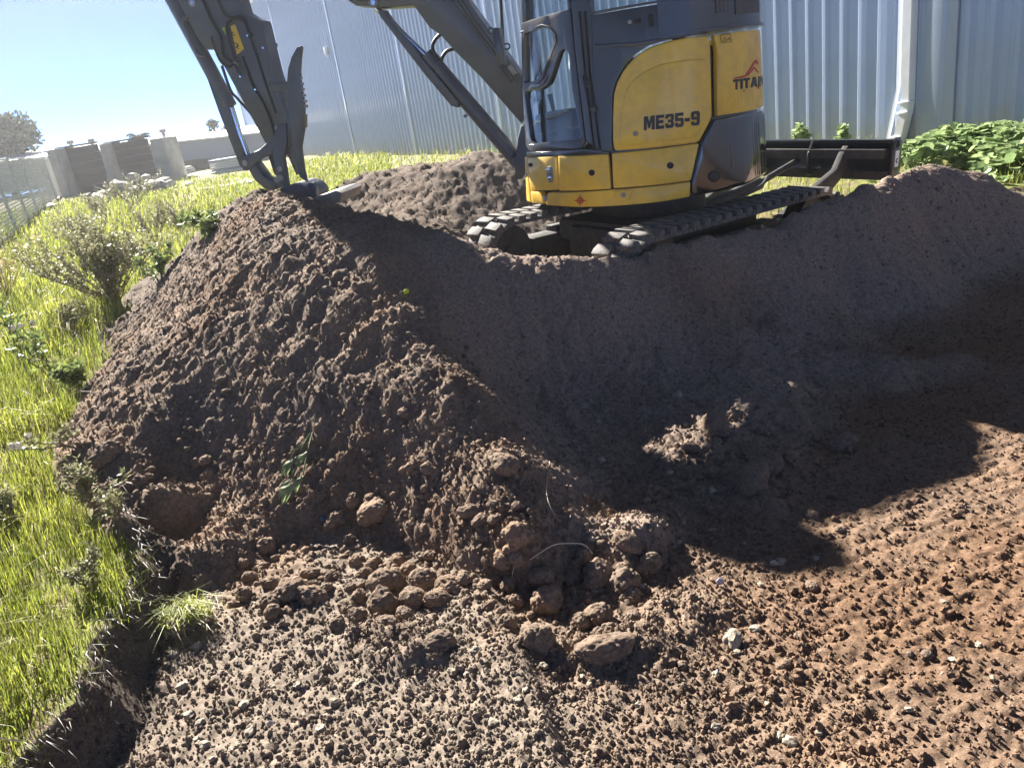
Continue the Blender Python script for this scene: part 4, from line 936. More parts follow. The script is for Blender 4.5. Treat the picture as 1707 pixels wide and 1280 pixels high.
for (p0, p1, yt0, yt1) in ((92, 163, 250, 240), (172, 247, 240, 232)):
    a = at_y(p0, yt0, by + 1.0); b = at_y(p1, yt1, by + 1.0); zt_ = (a.z + b.z) / 2; nb = 7; hh = (zt_ - base_z) / nb
    for k in range(nb):
        bm = bmesh.new(); bx(bm, ((a.x + b.x) / 2, by + 1.0 + .02 * (k % 2), base_z + hh * (k + .5)), (abs(b.x - a.x) - .06, .12, hh - .006), None, .002); finish('panel', bm, M_dplank, bay)
    bm = bmesh.new(); bx(bm, ((a.x + b.x) / 2, by + 1.0, zt_ + .05), (abs(b.x - a.x) - .04, .22, .08)); finish('top_rail', bm, M_dplank, bay)
fy = 44.0
bld2 = empty('long_building', (*at_y(200, 270, fy)[:2], GZ), 'long low blue grey building with a white roof behind the storage bay', 'building')
rl = [(-900, 400), (-260, 303), (-60, 277), (78, 260.5), (275, 237.5), (384, 226), (470, 216)]; ru = [(-900, 380), (-260, 290), (-60, 265.5), (73, 249), (262, 228.5), (384, 213.5), (470, 203)]
bm = bmesh.new(); lo_ = [at_y(x, y, fy - .5) for x, y in rl]; up_ = [at_y(x, y, fy + 6.5) for x, y in ru]
A_ = [[bm.verts.new(p + Vector((0, 0, h))) for p in L] for L in (lo_, up_) for h in (0, -.08)]
for k in range(len(rl) - 1):
    for P_, Q_ in ((A_[0], A_[2]), (A_[3], A_[1]), (A_[1], A_[0])): bm.faces.new((P_[k], P_[k + 1], Q_[k + 1], Q_[k]))
finish('roof', bm, M_roofw, bld2, False)
yplane('wall', [(-895, 402), (-60, 278), (78, 261), (275, 238), (465, 216.5), (465, 262), (285, 287), (80, 312), (-895, 480)], fy, 8, M_wallb, bld2)
yplane('brown_door', [(285, 271), (345, 264), (350, 279), (288, 286)], fy - .05, .2, M_brown, bld2)
for px, py in ((118, 241), (153, 238), (272, 222)):
    c = at_y(px, py, fy + 3); bm = bmesh.new(); tube(bm, [c - Vector((0, 0, .5)), c + Vector((0, 0, .03))], .09, 10); tube(bm, [c + Vector((0, 0, .03)), c + Vector((0, 0, .2))], [.2, .16], 10); finish('roof_vent', bm, M_brown, bld2)
# rubble in front of the bay
def chunk(name, c, s, m, parent=None, rot=None, seed=0, sub=2):
    bm = bmesh.new(); bmesh.ops.create_icosphere(bm, subdivisions=sub, radius=1); r_ = random.Random(seed)
    ph = [r_.uniform(0, 6) for _ in range(6)]
    for v in bm.verts:
        n = v.co.normalized(); q = 1 + .18 * math.sin(3 * n.x + ph[0]) * math.sin(4 * n.y + ph[1]) + .14 * math.sin(6 * n.z + ph[2] + 3 * n.x) + .08 * math.sin(9 * n.y + ph[3] + 5 * n.z)
        m_ = max(abs(n.x), abs(n.y), abs(n.z)); v.co = n * q * (0.75 + .25 / m_ * .8)
    bmesh.ops.scale(bm, vec=s, verts=bm.verts)
    bmesh.ops.rotate(bm, matrix=Matrix.Rotation(r_.uniform(0, 6), 3, 'Z') @ Matrix.Rotation(r_.uniform(-.5, .5), 3, 'X'), verts=bm.verts)
    bmesh.ops.translate(bm, verts=bm.verts, vec=c); return finish(name, bm, m, parent, True, 40)
rc = at_z(210, 318, GZ); rub = empty('rubble_pile', (rc.x, 27.5, GZ), 'pile of broken pale concrete lumps lying in front of the storage bay', 'rubble')
for k in range(46):
    x_ = rc.x * 27.5 / rc.y + random.gauss(0, 1) * 1.1 * .6 + (0.5 if k % 3 else -.7); y_ = 27.5 + random.gauss(0, .5)
    s_ = random.uniform(.08, .28); h_ = max(0, .55 - abs(x_ - rc.x * 27.5 / rc.y - .4) * .35) * random.random()
    chunk('concrete_lump', (x_, y_, GZ + h_ + s_ * .4), (s_ * 1.2, s_, s_ * .7), M_conc if k % 3 else M_stone, rub, seed=k, sub=1)
for k in range(7):
    bm = bmesh.new(); c = Vector((rc.x * 27.5 / rc.y + random.uniform(-2.4, .4), 28 + random.uniform(-.6, .6), GZ + .2)); d = Vector((random.uniform(-1, 1), random.uniform(-.3, .3), random.uniform(.05, .4))); tube(bm, [c - d * .6, c + d * .8], .035, 5); finish('bent_pipe', bm, M_steel, rub)
# stacked white boards at the edge of the yard
def stack(px, py, y, wd, n, th, label, dp=1.2):
    c = at_y(px, py, y); e = empty('board_stack', (c.x, y, c.z), label, 'board stack', 'stacked building boards in the yard')
    for k in range(n):
        bm = bmesh.new(); bx(bm, (c.x + random.uniform(-.08, .08), y + random.uniform(-.06, .06), c.z + th * (k + .5) * 1.25), (wd * random.uniform(.9, 1), dp, th)); finish('board', bm, M_roofw if k % 4 else M_wallb, e)
    return e
stack(303, 298, 40, 1.0, 7, .06, 'small stack of white boards beside the right hand pier of the bay')
stack(345, 300, 38, 2.3, 4, .07, 'low wide stack of white boards in the middle of the yard')
stack(392, 297, 36, 1.7, 9, .08, 'tallest stack of white boards half hidden behind the excavator bucket link')
bm = bmesh.new(); p_ = [at_z(x, y, GZ + .03) for x, y in ((255, 318), (330, 316), (420, 303), (470, 296), (400, 296), (262, 309))]
bm.faces.new([bm.verts.new(p) for p in p_]); tag(finish('concrete_path', bm, M_conc, None, False), kind='structure')
bm = bmesh.new(); p_ = [at_z(x, y, GZ + .034) for x, y in ((293, 331), (318, 335), (345, 328), (330, 321), (300, 324))]
bm.faces.new([bm.verts.new(p) for p in p_]); tag(finish('dirt_patch', bm, M_soil, None, False), kind='structure')

# wire fence on the left
M_galv = mat('galvanised_steel', (0.50, 0.51, 0.52), 0.5, metal=0.3, var=0.1)
fA = at_z(29, 390, GZ); fB = at_z(106, 322, GZ); fd = (fB - fA); fd.z = 0; fl_ = fd.length; fd.normalize()
fen = empty('wire_fence', (fA.x, fA.y, GZ), 'grey wire mesh fence with slim steel posts along the left edge of the grass', 'fence')
FH = 1.75; posts = []
k = -3; sp = fl_ / 7.0
for k in range(-4, 9):
    p = Vector((fA.x, fA.y, GZ)) + fd * sp * k; posts.append(p)
    bm = bmesh.new(); tube(bm, [p - Vector((0, 0, .2)), p + Vector((0, 0, FH))], .04, 8); finish('post', bm, M_galv, fen)
for h, r in ((FH - .04, .016), (FH * .52, .012), (.12, .012)):
    bm = bmesh.new(); L_ = []
    for a, b in zip(posts, posts[1:]):
        for t in (0, .5): q = a.lerp(b, t); L_.append(q + Vector((0, 0, h - (.03 if t else 0))))
    L_.append(posts[-1] + Vector((0, 0, h))); tube(bm, L_, r, 6); finish('rail_wire', bm, M_galv, fen)
bm = bmesh.new(); st_ = 0.16; tot = (posts[-1] - posts[0]).length; nx = int((tot + FH) / st_)
for i in range(nx):
    for sg in (1, -1):
        s0_, s1_ = (i * st_ - FH, i * st_) if sg > 0 else (i * st_, i * st_ - FH)
        za, zb_ = 0.05, FH
        a, b = s0_, s1_
        if sg > 0:
            if a < 0: za = za - a; a = 0
            if b > tot: zb_ -= b - tot; b = tot
        else:
            if a > tot: za += a - tot; a = tot
            if b < 0: zb_ += b; b = 0
        if zb_ - za < .05: continue
        tube(bm, [posts[0] + fd * a + Vector((0, 0, za)), posts[0] + fd * b + Vector((0, 0, zb_))], .0045, 3, False)
tag(finish('wire_mesh', bm, M_galv, fen, False), kind='stuff')

# ------------------------------------------------------------------ vegetation helpers
def ground_hit(px, py, tmax=45.0):
    d = ray(px, py); t = np.concatenate([np.arange(1.2, 9, .01), np.arange(9, tmax, .1)])
    h = land(d.x * t, d.y * t, False)[0]; z = EYE + d.z * t
    k = np.argmax(z <= h)
    return Vector((d.x * t[k], d.y * t[k], float(h[k]))), float(t[k])
def blades(P, H, W, lean, az, droop):
    """numpy grass blades: base, middle and tip pairs -> verts, quads"""
    n = len(P); dx, dy = np.cos(az), np.sin(az); wx, wy = -dy * W, dx * W
    c = [P, P + np.stack([dx * lean * H * .35, dy * lean * H * .35, H * .6], 1), P + np.stack([dx * lean * H, dy * lean * H, H * (1 - droop)], 1)]
    V = np.empty((n, 6, 3)); ws = (1.0, .75, .08)
    for k in range(3):
        off = np.stack([wx * ws[k], wy * ws[k], np.zeros(n)], 1)
        V[:, 2 * k] = c[k] - off; V[:, 2 * k + 1] = c[k] + off
    b = np.arange(n)[:, None] * 6
    F = np.concatenate([b + np.array([[0, 1, 3, 2]]), b + np.array([[2, 3, 5, 4]])], 0)
    return V.reshape(-1, 3), F
def grass_points(n, r0, r1, a0, a1):
    r = np.exp(RNG.uniform(math.log(r0), math.log(r1), n)); a = np.radians(RNG.uniform(a0, a1, n))
    x, y = r * np.sin(a), r * np.cos(a); h, hp, fm = land(x, y, False)
    ed = edge_dist(x, y); ok = (hp < .25) & (h > GZ - .19) & ((ed > -.06) | (y > 6.5))
    ok &= ~((x * 0 + np.hypot(x - UC.x, y - UC.y)) < 1.6)
    ok &= ((np.stack([x - W1.x, y - W1.y], 1) @ np.array([WN.x, WN.y])) > 0.02)
    return np.stack([x, y, h], 1)[ok], r[ok], ed[ok]
P, r, ed = grass_points(185000, 1.5, 34, -47, -6)
P2, r2, ed2 = grass_points(30000, 6, 30, -14, 40)
P = np.concatenate([P, P2]); r = np.concatenate([r, r2]); ed = np.concatenate([ed, ed2]); n = len(P)
cl = fbm(P[:, 0] * 2.2, P[:, 1] * 2.2, 201); cl2 = fbm(P[:, 0] * 7, P[:, 1] * 7, 211)
keep = RNG.random(n) < np.clip(.35 + 1.6 * (cl2 - .25), .2, 1)
keep &= ~((P[:, 1] > 28) & (P[:, 0] > -11) & (P[:, 0] < -7) & (P[:, 1] > 30))
P, r, ed, cl, cl2 = P[keep], r[keep], ed[keep], cl[keep], cl2[keep]; n = len(P)
H = (.06 + .20 * np.clip((cl - .2) / .5, 0, 1)) * RNG.uniform(.5, 1.35, n) * np.interp(r, [1.5, 8, 30], [1, 1.05, 1.2])
H *= np.interp(ed, [0, .12, .5], [.45, .7, 1.0])
Wd = np.maximum(.0017, r * .0005) * RNG.uniform(.7, 1.3, n)
P[:, 2] -= .015
Vg, Fg = blades(P, H, Wd, RNG.uniform(.1, .9, n), RNG.uniform(0, 6.28, n) * .6 - 1.2, RNG.uniform(0, .35, n))
tag(np_mesh('grass', Vg, Fg, M_grass, None, True), kind='stuff')
# scattered straw-coloured blades
m = (RNG.random(n) < .08) & (ed > .12); Vg, Fg = blades(P[m] + RNG.normal(0, .02, (m.sum(), 3)) * np.array([1, 1, 0]), H[m] * 1.15, Wd[m] * .8, RNG.uniform(.2, 1.3, m.sum()), RNG.uniform(0, 6.28, m.sum()), RNG.uniform(0, .6, m.sum()))
tag(np_mesh('dry_grass', Vg, Fg, M_dry, None, True), kind='stuff')

# torn roots and dead thatch hanging from the cut edge
tt = RNG.random(380); yy = 1.2 + tt * 2.0; xx = np.interp(yy, EDGE[1:10, 1], EDGE[1:10, 0]) + RNG.normal(-.01, .03, len(yy)) - (fbm(np.interp(yy, EDGE[1:10, 1], EDGE[1:10, 0]) * 3.1, yy * 3.1, 5) - 0.47) * -0.16
hh_, _, _, _ = land(xx, yy); P = np.stack([xx, yy, np.maximum(hh_, .05) + .01], 1)
Vg, Fg = blades(P, RNG.uniform(.02, .07, len(P)), np.full(len(P), .0012), RNG.uniform(.4, 1.4, len(P)), RNG.normal(-.2, .9, len(P)), RNG.uniform(.6, 2.2, len(P)))
M_root = leaf_mat('root_fibre', (0.06, 0.05, 0.03), (0.13, 0.105, 0.065), .1, 6)
tag(np_mesh('hanging_roots', Vg, Fg, M_root, None, True), kind='stuff')
# dry weeds: branching stems with small leaves or seed heads
M_stem = mat('dry_stem', (0.20, 0.145, 0.095), 0.8, var=0.3)
M_gstem = mat('green_stem', (0.10, 0.13, 0.05), 0.7, var=0.3)
M_dleaf = leaf_mat('dry_leaf', (0.16, 0.165, 0.08), (0.36, 0.355, 0.20), .35, 5)
M_gleaf = leaf_mat('weed_leaf', (0.085, 0.13, 0.04), (0.22, 0.27, 0.09), .4, 5)
M_fluff = leaf_mat('seed_fluff', (0.5, 0.47, 0.42), (0.75, 0.72, 0.66), .4, 8)
def leaf_cloud(pts, dirs, size, rnd, aspect=.45):
    n = len(pts); pts = np.asarray(pts); u = np.asarray(dirs) + rnd.normal(0, .6, (n, 3)); u /= np.linalg.norm(u, axis=1)[:, None] + 1e-9
    w = np.cross(u, rnd.normal(0, 1, (n, 3))); w /= np.linalg.norm(w, axis=1)[:, None] + 1e-9
    s = (size * rnd.uniform(.5, 1.4, n))[:, None]
    V = np.stack([pts, pts + u * s * .5 + w * s * aspect * .5, pts + u * s, pts + u * s * .5 - w * s * aspect * .5], 1)
    return V.reshape(-1, 3), np.arange(n * 4).reshape(n, 4)
def weed(name, base, h, spread, nst, label, lm, sm=None, leaf=.03, nl=10, heads=0, lean=(0, 0), seed=0, group=None, hm=None, r0=.006):
    rnd = np.random.default_rng(seed); e = empty(name, base, label, 'weed', group); bm = bmesh.new(); lp, ldr, tips = [], [], []
    for i in range(nst):
        a = rnd.uniform(0, 6.28); sp_ = spread * rnd.uniform(.2, 1); hh = h * rnd.uniform(.6, 1)
        pts = [Vector(base) + Vector((rnd.normal(0, .02), rnd.normal(0, .02), -.03))]
        for k in range(1, 6):
            t = k / 5; pts.append(Vector(base) + Vector((math.cos(a) * sp_ * t ** 1.3 + lean[0] * t + rnd.normal(0, .012), math.sin(a) * sp_ * t ** 1.3 + lean[1] * t + rnd.normal(0, .012), hh * t)))
        tube(bm, pts, [r0, r0 * .85, r0 * .7, r0 * .55, r0 * .4, r0 * .25], 4, False); tips.append(pts[-1])
        for b in range(5):
            k = rnd.integers(2, 5); p0 = pts[k].lerp(pts[k + 1], rnd.random()); a2 = rnd.uniform(0, 6.28); l2 = h * rnd.uniform(.12, .3)
            p1 = p0 + Vector((math.cos(a2) * l2 * .5, math.sin(a2) * l2 * .5, l2 * .6)); p2 = p1 + Vector((math.cos(a2) * l2 * .2, math.sin(a2) * l2 * .2, l2 * .5))
            tube(bm, [p0, p1, p2], [r0 * .4, r0 * .3, r0 * .2], 3, False); tips.append(p2)
            for q in range(nl):
                t = rnd.random(); pp_ = p0.lerp(p1, t * 2) if t < .5 else p1.lerp(p2, t * 2 - 1); lp.append(tuple(pp_)); ldr.append((math.cos(rnd.uniform(0, 6.28)), math.sin(rnd.uniform(0, 6.28)), .4))
        for q in range(nl):
            k = rnd.integers(1, 5); lp.append(tuple(pts[k].lerp(pts[k + 1], rnd.random()))); ldr.append((rnd.normal(), rnd.normal(), .3))
    finish('stems', bm, sm or M_stem, e, False)['kind'] = 'stuff'
    if lp:
        V, F = leaf_cloud(lp, ldr, leaf, rnd); np_mesh('leaves', V, F, lm, e, False)['kind'] = 'stuff'
    for p in sorted(tips, key=lambda v: -v.z)[:heads]:
        b2 = bmesh.new(); bmesh.ops.create_icosphere(b2, subdivisions=2, radius=.016)
        for v in b2.verts: v.co *= 1 + rnd.normal(0, .12); v.co.z *= 1.1
        bmesh.ops.translate(b2, verts=b2.verts, vec=p); finish('seed_head', b2, hm or M_fluff, e)
    return e
G = lambda px, py: ground_hit(px, py)[0]
weed('dry_bush', G(195, 515), .74, .62, 46, 'big dry brown bush standing in the grass left of the heap, darkest at its foot', M_dleaf, leaf=.034, nl=30, lean=(-.10, .05), seed=3, r0=.007)
weed('dry_bush', G(265, 405), .60, .42, 22, 'dry brown bush with bare upright twigs behind the biggest bush', M_dleaf, leaf=.03, nl=20, lean=(-.05, 0), seed=4)
weed('dry_bush', G(140, 420), .62, .55, 26, 'pale loose dry bush at the left of the bush group', M_dleaf, leaf=.03, nl=26, lean=(.0, 0), seed=5)
weed('dry_bush', G(225, 350), .8, .9, 18, 'wide pale dry bush farthest back in front of the rubble', M_dleaf, leaf=.04, nl=26, seed=6)
weed('dry_bush', G(235, 455), .40, .45, 20, 'low pale tangled bush touching the right side of the biggest bush', M_dleaf, leaf=.03, nl=22, seed=41)
weed('dry_bush', G(300, 385), .42, .40, 16, 'low dry bush at the far left shoulder of the heap', M_dleaf, leaf=.03, nl=20, seed=42)
weed('dry_bush', G(170, 365), .55, .55, 18, 'dry bush between the fence and the wide pale bush', M_dleaf, leaf=.035, nl=22, seed=43)
weed('grey_weed', G(120, 560), .26, .22, 12, 'greyish weed in the grass just in front of the biggest bush', M_dleaf, leaf=.03, nl=18, seed=44)
weed('leafy_weed', G(270, 470), .25, .2, 8, 'low grey green weed between the big bush and the heap', M_gleaf, M_gstem, leaf=.04, nl=10, seed=7)
weed('thistle', G(95, 640), .42, .18, 4, 'dark thistle with a pale round seed head beside the left frame edge', M_gleaf, M_gstem, leaf=.05, nl=6, heads=3, lean=(-.06, 0), seed=8)
weed('thistle', G(40, 590), .35, .2, 4, 'small thistle with grey buds at the extreme left of the grass', M_gleaf, M_gstem, leaf=.05, nl=5, heads=2, seed=9)
weed('leafy_weed', G(135, 650), .14, .12, 7, 'low bushy green weed growing at the left foot of the heap', M_gleaf, M_gstem, leaf=.05, nl=14, seed=10)
weed('fallen_weed', G(150, 745), .12, .22, 4, 'fallen dry weed with two white seed heads reaching left from the foot of the heap', M_dleaf, leaf=.03, nl=6, heads=3, lean=(-.22, -.03), seed=11)
weed('grey_weed', G(165, 845), .22, .14, 7, 'grey furry dry weed with upright stalk in the grass below the heap', M_dleaf, leaf=.025, nl=14, lean=(-.08, .02), seed=12)
weed('grey_weed', G(205, 880), .18, .10, 5, 'thin grey dry weed nearest to the corner of the cut bank', M_dleaf, leaf=.025, nl=10, lean=(-.05, .02), seed=13)
weed('grey_weed', G(25, 870), .20, .12, 6, 'pale dry weed cut off by the left frame edge', M_dleaf, leaf=.025, nl=14, seed=14)
weed('grey_weed', G(155, 985), .14, .07, 5, 'short dark dry weed in the middle of the near grass', M_dleaf, leaf=.025, nl=10, seed=15)
weed('dry_reeds', G(15, 500), .7, .5, 26, 'bundle of leaning pale dry reeds at the foot of the fence', M_dry, M_dry, leaf=.05, nl=2, lean=(.1, 0), seed=16)
weed('leafy_weed', G(350, 395), .16, .2, 7, 'yellow green weed growing out of the left flank of the heap', M_gleaf, M_gstem, leaf=.05, nl=12, seed=17)

# broad-leaved creeper against the shed on the right
M_bleaf = leaf_mat('broad_leaf', (0.17, 0.25, 0.10), (0.34, 0.43, 0.20), .5, 6, .35)
def leaf_disc(r=.045, n=9):
    bm = bmesh.new(); c = bm.verts.new((0, 0, -.006)); ring = [bm.verts.new((r * math.cos(2 * math.pi * k / n) * (1 + .08 * math.sin(k * 2.3)), r * math.sin(2 * math.pi * k / n), .004 * math.sin(k * 1.7))) for k in range(n)]
    for k in range(n): bm.faces.new((c, ring[k], ring[(k + 1) % n]))
    me = bpy.data.meshes.new('leaf'); bm.to_mesh(me); bm.free(); me.materials.append(M_bleaf); return me
LEAF = leaf_disc()
def creeper(px, depth, wd, h, nl, label, seed):
    rnd = np.random.default_rng(seed); d = ray(px, 280); c = Vector((d.x / d.y * depth, depth, GZ)); e = empty('broadleaf_plant', c, label, 'plant', 'broad leaved plants along the shed wall')
    allV, allF = [], []; bv = np.array([v.co[:] for v in LEAF.vertices]); bf = np.array([p.vertices[:] for p in LEAF.polygons])
    for i in range(nl):
        x, y = rnd.normal(0, .5) * wd, rnd.normal(0, .45) * wd; q = max(0.08, 1 - (x * x + y * y) / (wd * wd) * .8); z = h * q * (rnd.uniform(.35, 1) ** .5) + .02
        M = Matrix.Translation((x, y, z)) @ Matrix.Rotation(rnd.uniform(0, 6.28), 4, 'Z') @ Matrix.Rotation(rnd.normal(.35, .4), 4, 'X') @ Matrix.Scale(rnd.uniform(.6, 1.35), 4)
        if i < 60:
            o = bpy.data.objects.new('leaf', LEAF); link(o); o.parent = e; o.matrix_local = M
        else:
            Mn = np.array(M); allF.append(bf + len(allV) * len(bv)); allV.append(bv @ Mn[:3, :3].T + Mn[:3, 3])
    o = np_mesh('foliage', np.concatenate(allV) + np.array(c), np.concatenate(allF), M_bleaf, e, False); o['kind'] = 'stuff'
    bm = bmesh.new()
    for k in range(10):
        a = rnd.uniform(0, 6.28); tube(bm, [c, c + Vector((math.cos(a) * wd * .3, math.sin(a) * wd * .3, h * .5)), c + Vector((math.cos(a) * wd * .6, math.sin(a) * wd * .6, h * .75))], .006, 4, False)
    finish('stems', bm, M_gstem, e)['kind'] = 'stuff'
creeper(1530, 7.6, .45, .35, 260, 'pale green leafy plant beside the right end of the dozer blade', 21)
creeper(1590, 7.9, .55, .40, 420, 'broad leaved bush under the downpipe flashing, left of the widest one', 22)
creeper(1650, 7.6, .6, .40, 480, 'widest broad leaved bush, in front of the ribs right of the downpipe', 23)
creeper(1715, 7.1, .6, .42, 420, 'broad leaved bush cut off by the right frame edge', 24)
creeper(1765, 6.6, .6, .38, 300, 'broad leaved bush growing past the right end of the heap', 25)
creeper(1335, 9.9, .16, .5, 90, 'small dark leafy weed showing above the dozer blade', 26)
creeper(1405, 9.6, .10, .42, 70, 'tiny bright leafy weed above the right half of the dozer blade', 27)

# trees far away
M_tleaf = leaf_mat('tree_leaf', (0.045, 0.06, 0.03), (0.10, 0.115, 0.055), .2, .6)
M_bark = mat('bark', (0.14, 0.11, 0.085), 0.9, var=0.3, bump=.4, bscale=8)
def tree(px, pyb, y, h, wd, label, seed, crown0=.3, nl=5000, ls=.35):
    rnd = np.random.default_rng(seed); b = at_y(px, pyb, y); base = Vector((b.x, y, -.5)); e = empty('tree', base, label, 'tree')
    bm = bmesh.new(); tube(bm, [base, base + Vector((.1, 0, h * .3)), base + Vector((0, .1, h * .6))], [.25, .2, .1], 8)
    cen = []
    for k in range(9):
        a = rnd.uniform(0, 6.28); rr = wd * .5 * rnd.uniform(.2, .9); c = base + Vector((math.cos(a) * rr, math.sin(a) * rr, h * rnd.uniform(crown0 + .1, .88))); cen.append((c, wd * rnd.uniform(.16, .3)))
        tube(bm, [base + Vector((0, 0, h * .3)), base.lerp(c, .6) + Vector((0, 0, h * .1)), c], [.1, .06, .03], 6)
    finish('trunk', bm, M_bark, e)
    pts = []; 
    for k in range(nl):
        c, r_ = cen[rnd.integers(len(cen))]; v = rnd.normal(0, 1, 3); v /= np.linalg.norm(v); pts.append(np.array(c) + v * r_ * (rnd.random() ** .4) * np.array([1, 1, .8]))
    V, F = leaf_cloud(pts, rnd.normal(0, 1, (nl, 3)), ls, rnd, .6); np_mesh('crown', V, F, M_tleaf, e, False)['kind'] = 'stuff'
tree(2, 260, 49, 6.0, 5.4, 'dark round leafy tree rising behind the fence at the far left', 31, nl=16000, ls=.27)
tree(369, 222, 49.5, 3.5, 1.3, 'small distant leafy tree peeking over the white roof beside the excavator arm', 32, .5, 2500, .16)
def palm(px, py, y, label):
    c = at_y(px, py, y); e = empty('palm_tree', (c.x, y, 0), label, 'tree'); bm = bmesh.new(); tube(bm, [(c.x, y, -.5), (c.x + .05, y, c.z)], [.3, .22], 8); finish('trunk', bm, M_bark, e)
    rnd = np.random.default_rng(5)
    for k in range(18):
        a = rnd.uniform(0, 6.28); up = rnd.uniform(.1, 1.0); L_ = rnd.uniform(.65, .95); bm = bmesh.new(); prev = None
        pts = [c + Vector((math.cos(a) * L_ * t, math.sin(a) * L_ * t, up * L_ * t - .75 * L_ * t * t)) for t in np.linspace(0, 1, 6)]
        side = Vector((-math.sin(a), math.cos(a), 0))
        for i, p in enumerate(pts):
            wd_ = .11 * math.sin(math.pi * min(.97, .12 + i / 6)); x_ = bm.verts.new(p + side * wd_ - Vector((0, 0, .1))); m_ = bm.verts.new(p); z_ = bm.verts.new(p - side * wd_ - Vector((0, 0, .1)))
            if prev: bm.faces.new((prev[0], x_, m_, prev[1])); bm.faces.new((prev[1], m_, z_, prev[2]))
            prev = (x_, m_, z_)
        finish('frond', bm, M_tleaf, e)
palm(231, 229, 49, 'small palm showing above the white roof behind the storage bay')

# ------------------------------------------------------------------ clods, crumbs and oddments on the dirt
def clod_mesh(seed, sub=5):
    bm = bmesh.new(); bmesh.ops.create_icosphere(bm, subdivisions=sub, radius=1); v = np.array([p.co[:] for p in bm.verts]); r_ = np.random.default_rng(seed)
    d = np.ones(len(v)); C_ = r_.normal(0, 1, (26, 3)); C_ /= np.linalg.norm(C_, axis=1)[:, None]
    for k, c in enumerate(C_): d += r_.uniform(-.16, .20) * np.exp(-((v - c) ** 2).sum(1) / (2 * r_.uniform(.15, .5) ** 2))
    base_ = d.copy()
    for k in range(420):
        c = r_.normal(0, 1, 3); c /= np.linalg.norm(c); rad_ = .05 + .17 * r_.random() ** 2.5; q = rad_ ** 2 - ((v - c) ** 2).sum(1); d = np.maximum(d, base_ + .75 * np.sqrt(np.maximum(q, 0)))
    d += r_.normal(0, .014, len(v))
    sc = np.array([1, r_.uniform(.8, 1), r_.uniform(.75, .95)])
    for p, q in zip(bm.verts, v * d[:, None] * sc): p.co = q
    me = bpy.data.meshes.new('dirt_clod'); bm.to_mesh(me); bm.free()
    for p in me.polygons: p.use_smooth = True
    me.materials.append(M_clod); return me
CLOD = [clod_mesh(k) for k in range(10)]
def put_clod(px, py, size, k, label, group, asp=1.0, name='dirt_clod', sink=.42):
    p, t = ground_hit(px, py + size * .25); kk = proj(p)[2]; r_ = size / 2 / FPX * kk
    o = bpy.data.objects.new(name, CLOD[k % 10]); link(o); o.location = p + Vector((0, 0, r_ * (.72 - sink)))
    o.rotation_euler = (random.uniform(-.5, .5), random.uniform(-.5, .5), random.uniform(0, 6.28)); o.scale = (r_ * asp, r_, r_ / max(asp, 1) * random.uniform(.9, 1.15))
    return tag(o, label, 'clod', group)
big = [(1005, 1078, 64, 1.25, 'widest brown clod on the floor, nearest the camera, casting a dark shadow'), (897, 1060, 58, 1.0, 'knobbly dark clod beside the low ridge at the foot of the heap'), (641, 1004, 50, 1.0, 'reddish clod standing highest in the middle of the clods at the heap foot'),
       (706, 963, 42, 1.0, 'smooth round clod right of the middle of the clod band'), (647, 966, 50, 1.1, 'reddish brown clod leaning behind the tall middle clod'), (488, 978, 52, 1.2, 'broad dark lump of soil at the left end of the clod band'), (522, 990, 46, 1.1, 'dark lump touching the broad lump at the left end of the clod band'), (455, 1003, 38, 1.0, 'low rounded clod left of the broad dark lump'), (694, 996, 42, 1.0, 'brown clod just below the smooth round one'),
       (675, 1023, 30, 1.0, 'small grey brown clod right of the tall middle clod'), (643, 1036, 28, 1.1, 'small pale clod at the front of the middle clods'), (728, 1066, 52, 1.2, 'lone flat clod lying on the pale ground in front of the clod band'), (862, 893, 44, 1.0, 'crumbly clod near the broken twig, above the others'),
       (905, 957, 44, 1.0, 'round reddish clod beneath the pale twig'), (913, 997, 50, .9, 'egg shaped upright clod under the round reddish one'), (1000, 955, 58, .8, 'tall clod in the shade at the right end of the twig'), (1085, 937, 40, 1.0, 'round grey clod lying alone in the shade'), (1000, 1022, 46, 1.0, 'brightly lit crumbly clod at the edge of the shade'),
       (622, 850, 50, 1.1, 'large rounded clod stuck in the middle of the heap face'), (842, 772, 42, 1.1, 'dark flat clod on the ridge of the heap'), (183, 752, 44, 1.0, 'dark clod at the left foot of the heap beside the fallen weed'), (1255, 795, 60, 1.35, 'long lit clod at the right foot of the heap'), (1192, 708, 46, 1.3, 'wide clod with a stony top on the shaded side'),
       (1280, 768, 46, .9, 'upright lit clod right of the long one'), (1405, 737, 34, 1.2, 'flat layered clod where the shade ends on the right'), (1043, 968, 50, 1.0, 'brown clod sitting in the deepest shade')]
for k, (x, y, s_, a_, lb) in enumerate(big): put_clod(x, y, s_, k, lb, 'large dirt clods at the foot of the heap', a_)
rz = random.Random(11); cnt = 0
def scatter(n, fx, fy, smin, smax, label, group):
    for i in range(n):
        x, y = fx(), fy(); put_clod(x, y, smin + (smax - smin) * rz.random() ** 2, rz.randrange(10), label, group, rz.uniform(.85, 1.3))
scatter(110, lambda: rz.uniform(390, 1060), lambda: rz.gauss(985, 38), 12, 36, 'small brown clod in the band of loose clods along the foot of the heap', 'small clods along the heap foot')
scatter(56, lambda: rz.uniform(480, 900), lambda: rz.gauss(860, 55), 11, 30, 'small clod on the lower middle face of the heap', 'small clods on the heap face')
scatter(34, lambda: rz.uniform(190, 560), lambda: rz.gauss(780, 60), 10, 24, 'small clod on the lower left face of the heap', 'small clods on the left face')
scatter(26, lambda: rz.uniform(1130, 1420), lambda: rz.gauss(765, 40), 10, 26, 'small clod among the lit lumps at the right foot of the heap', 'small clods at the right foot')
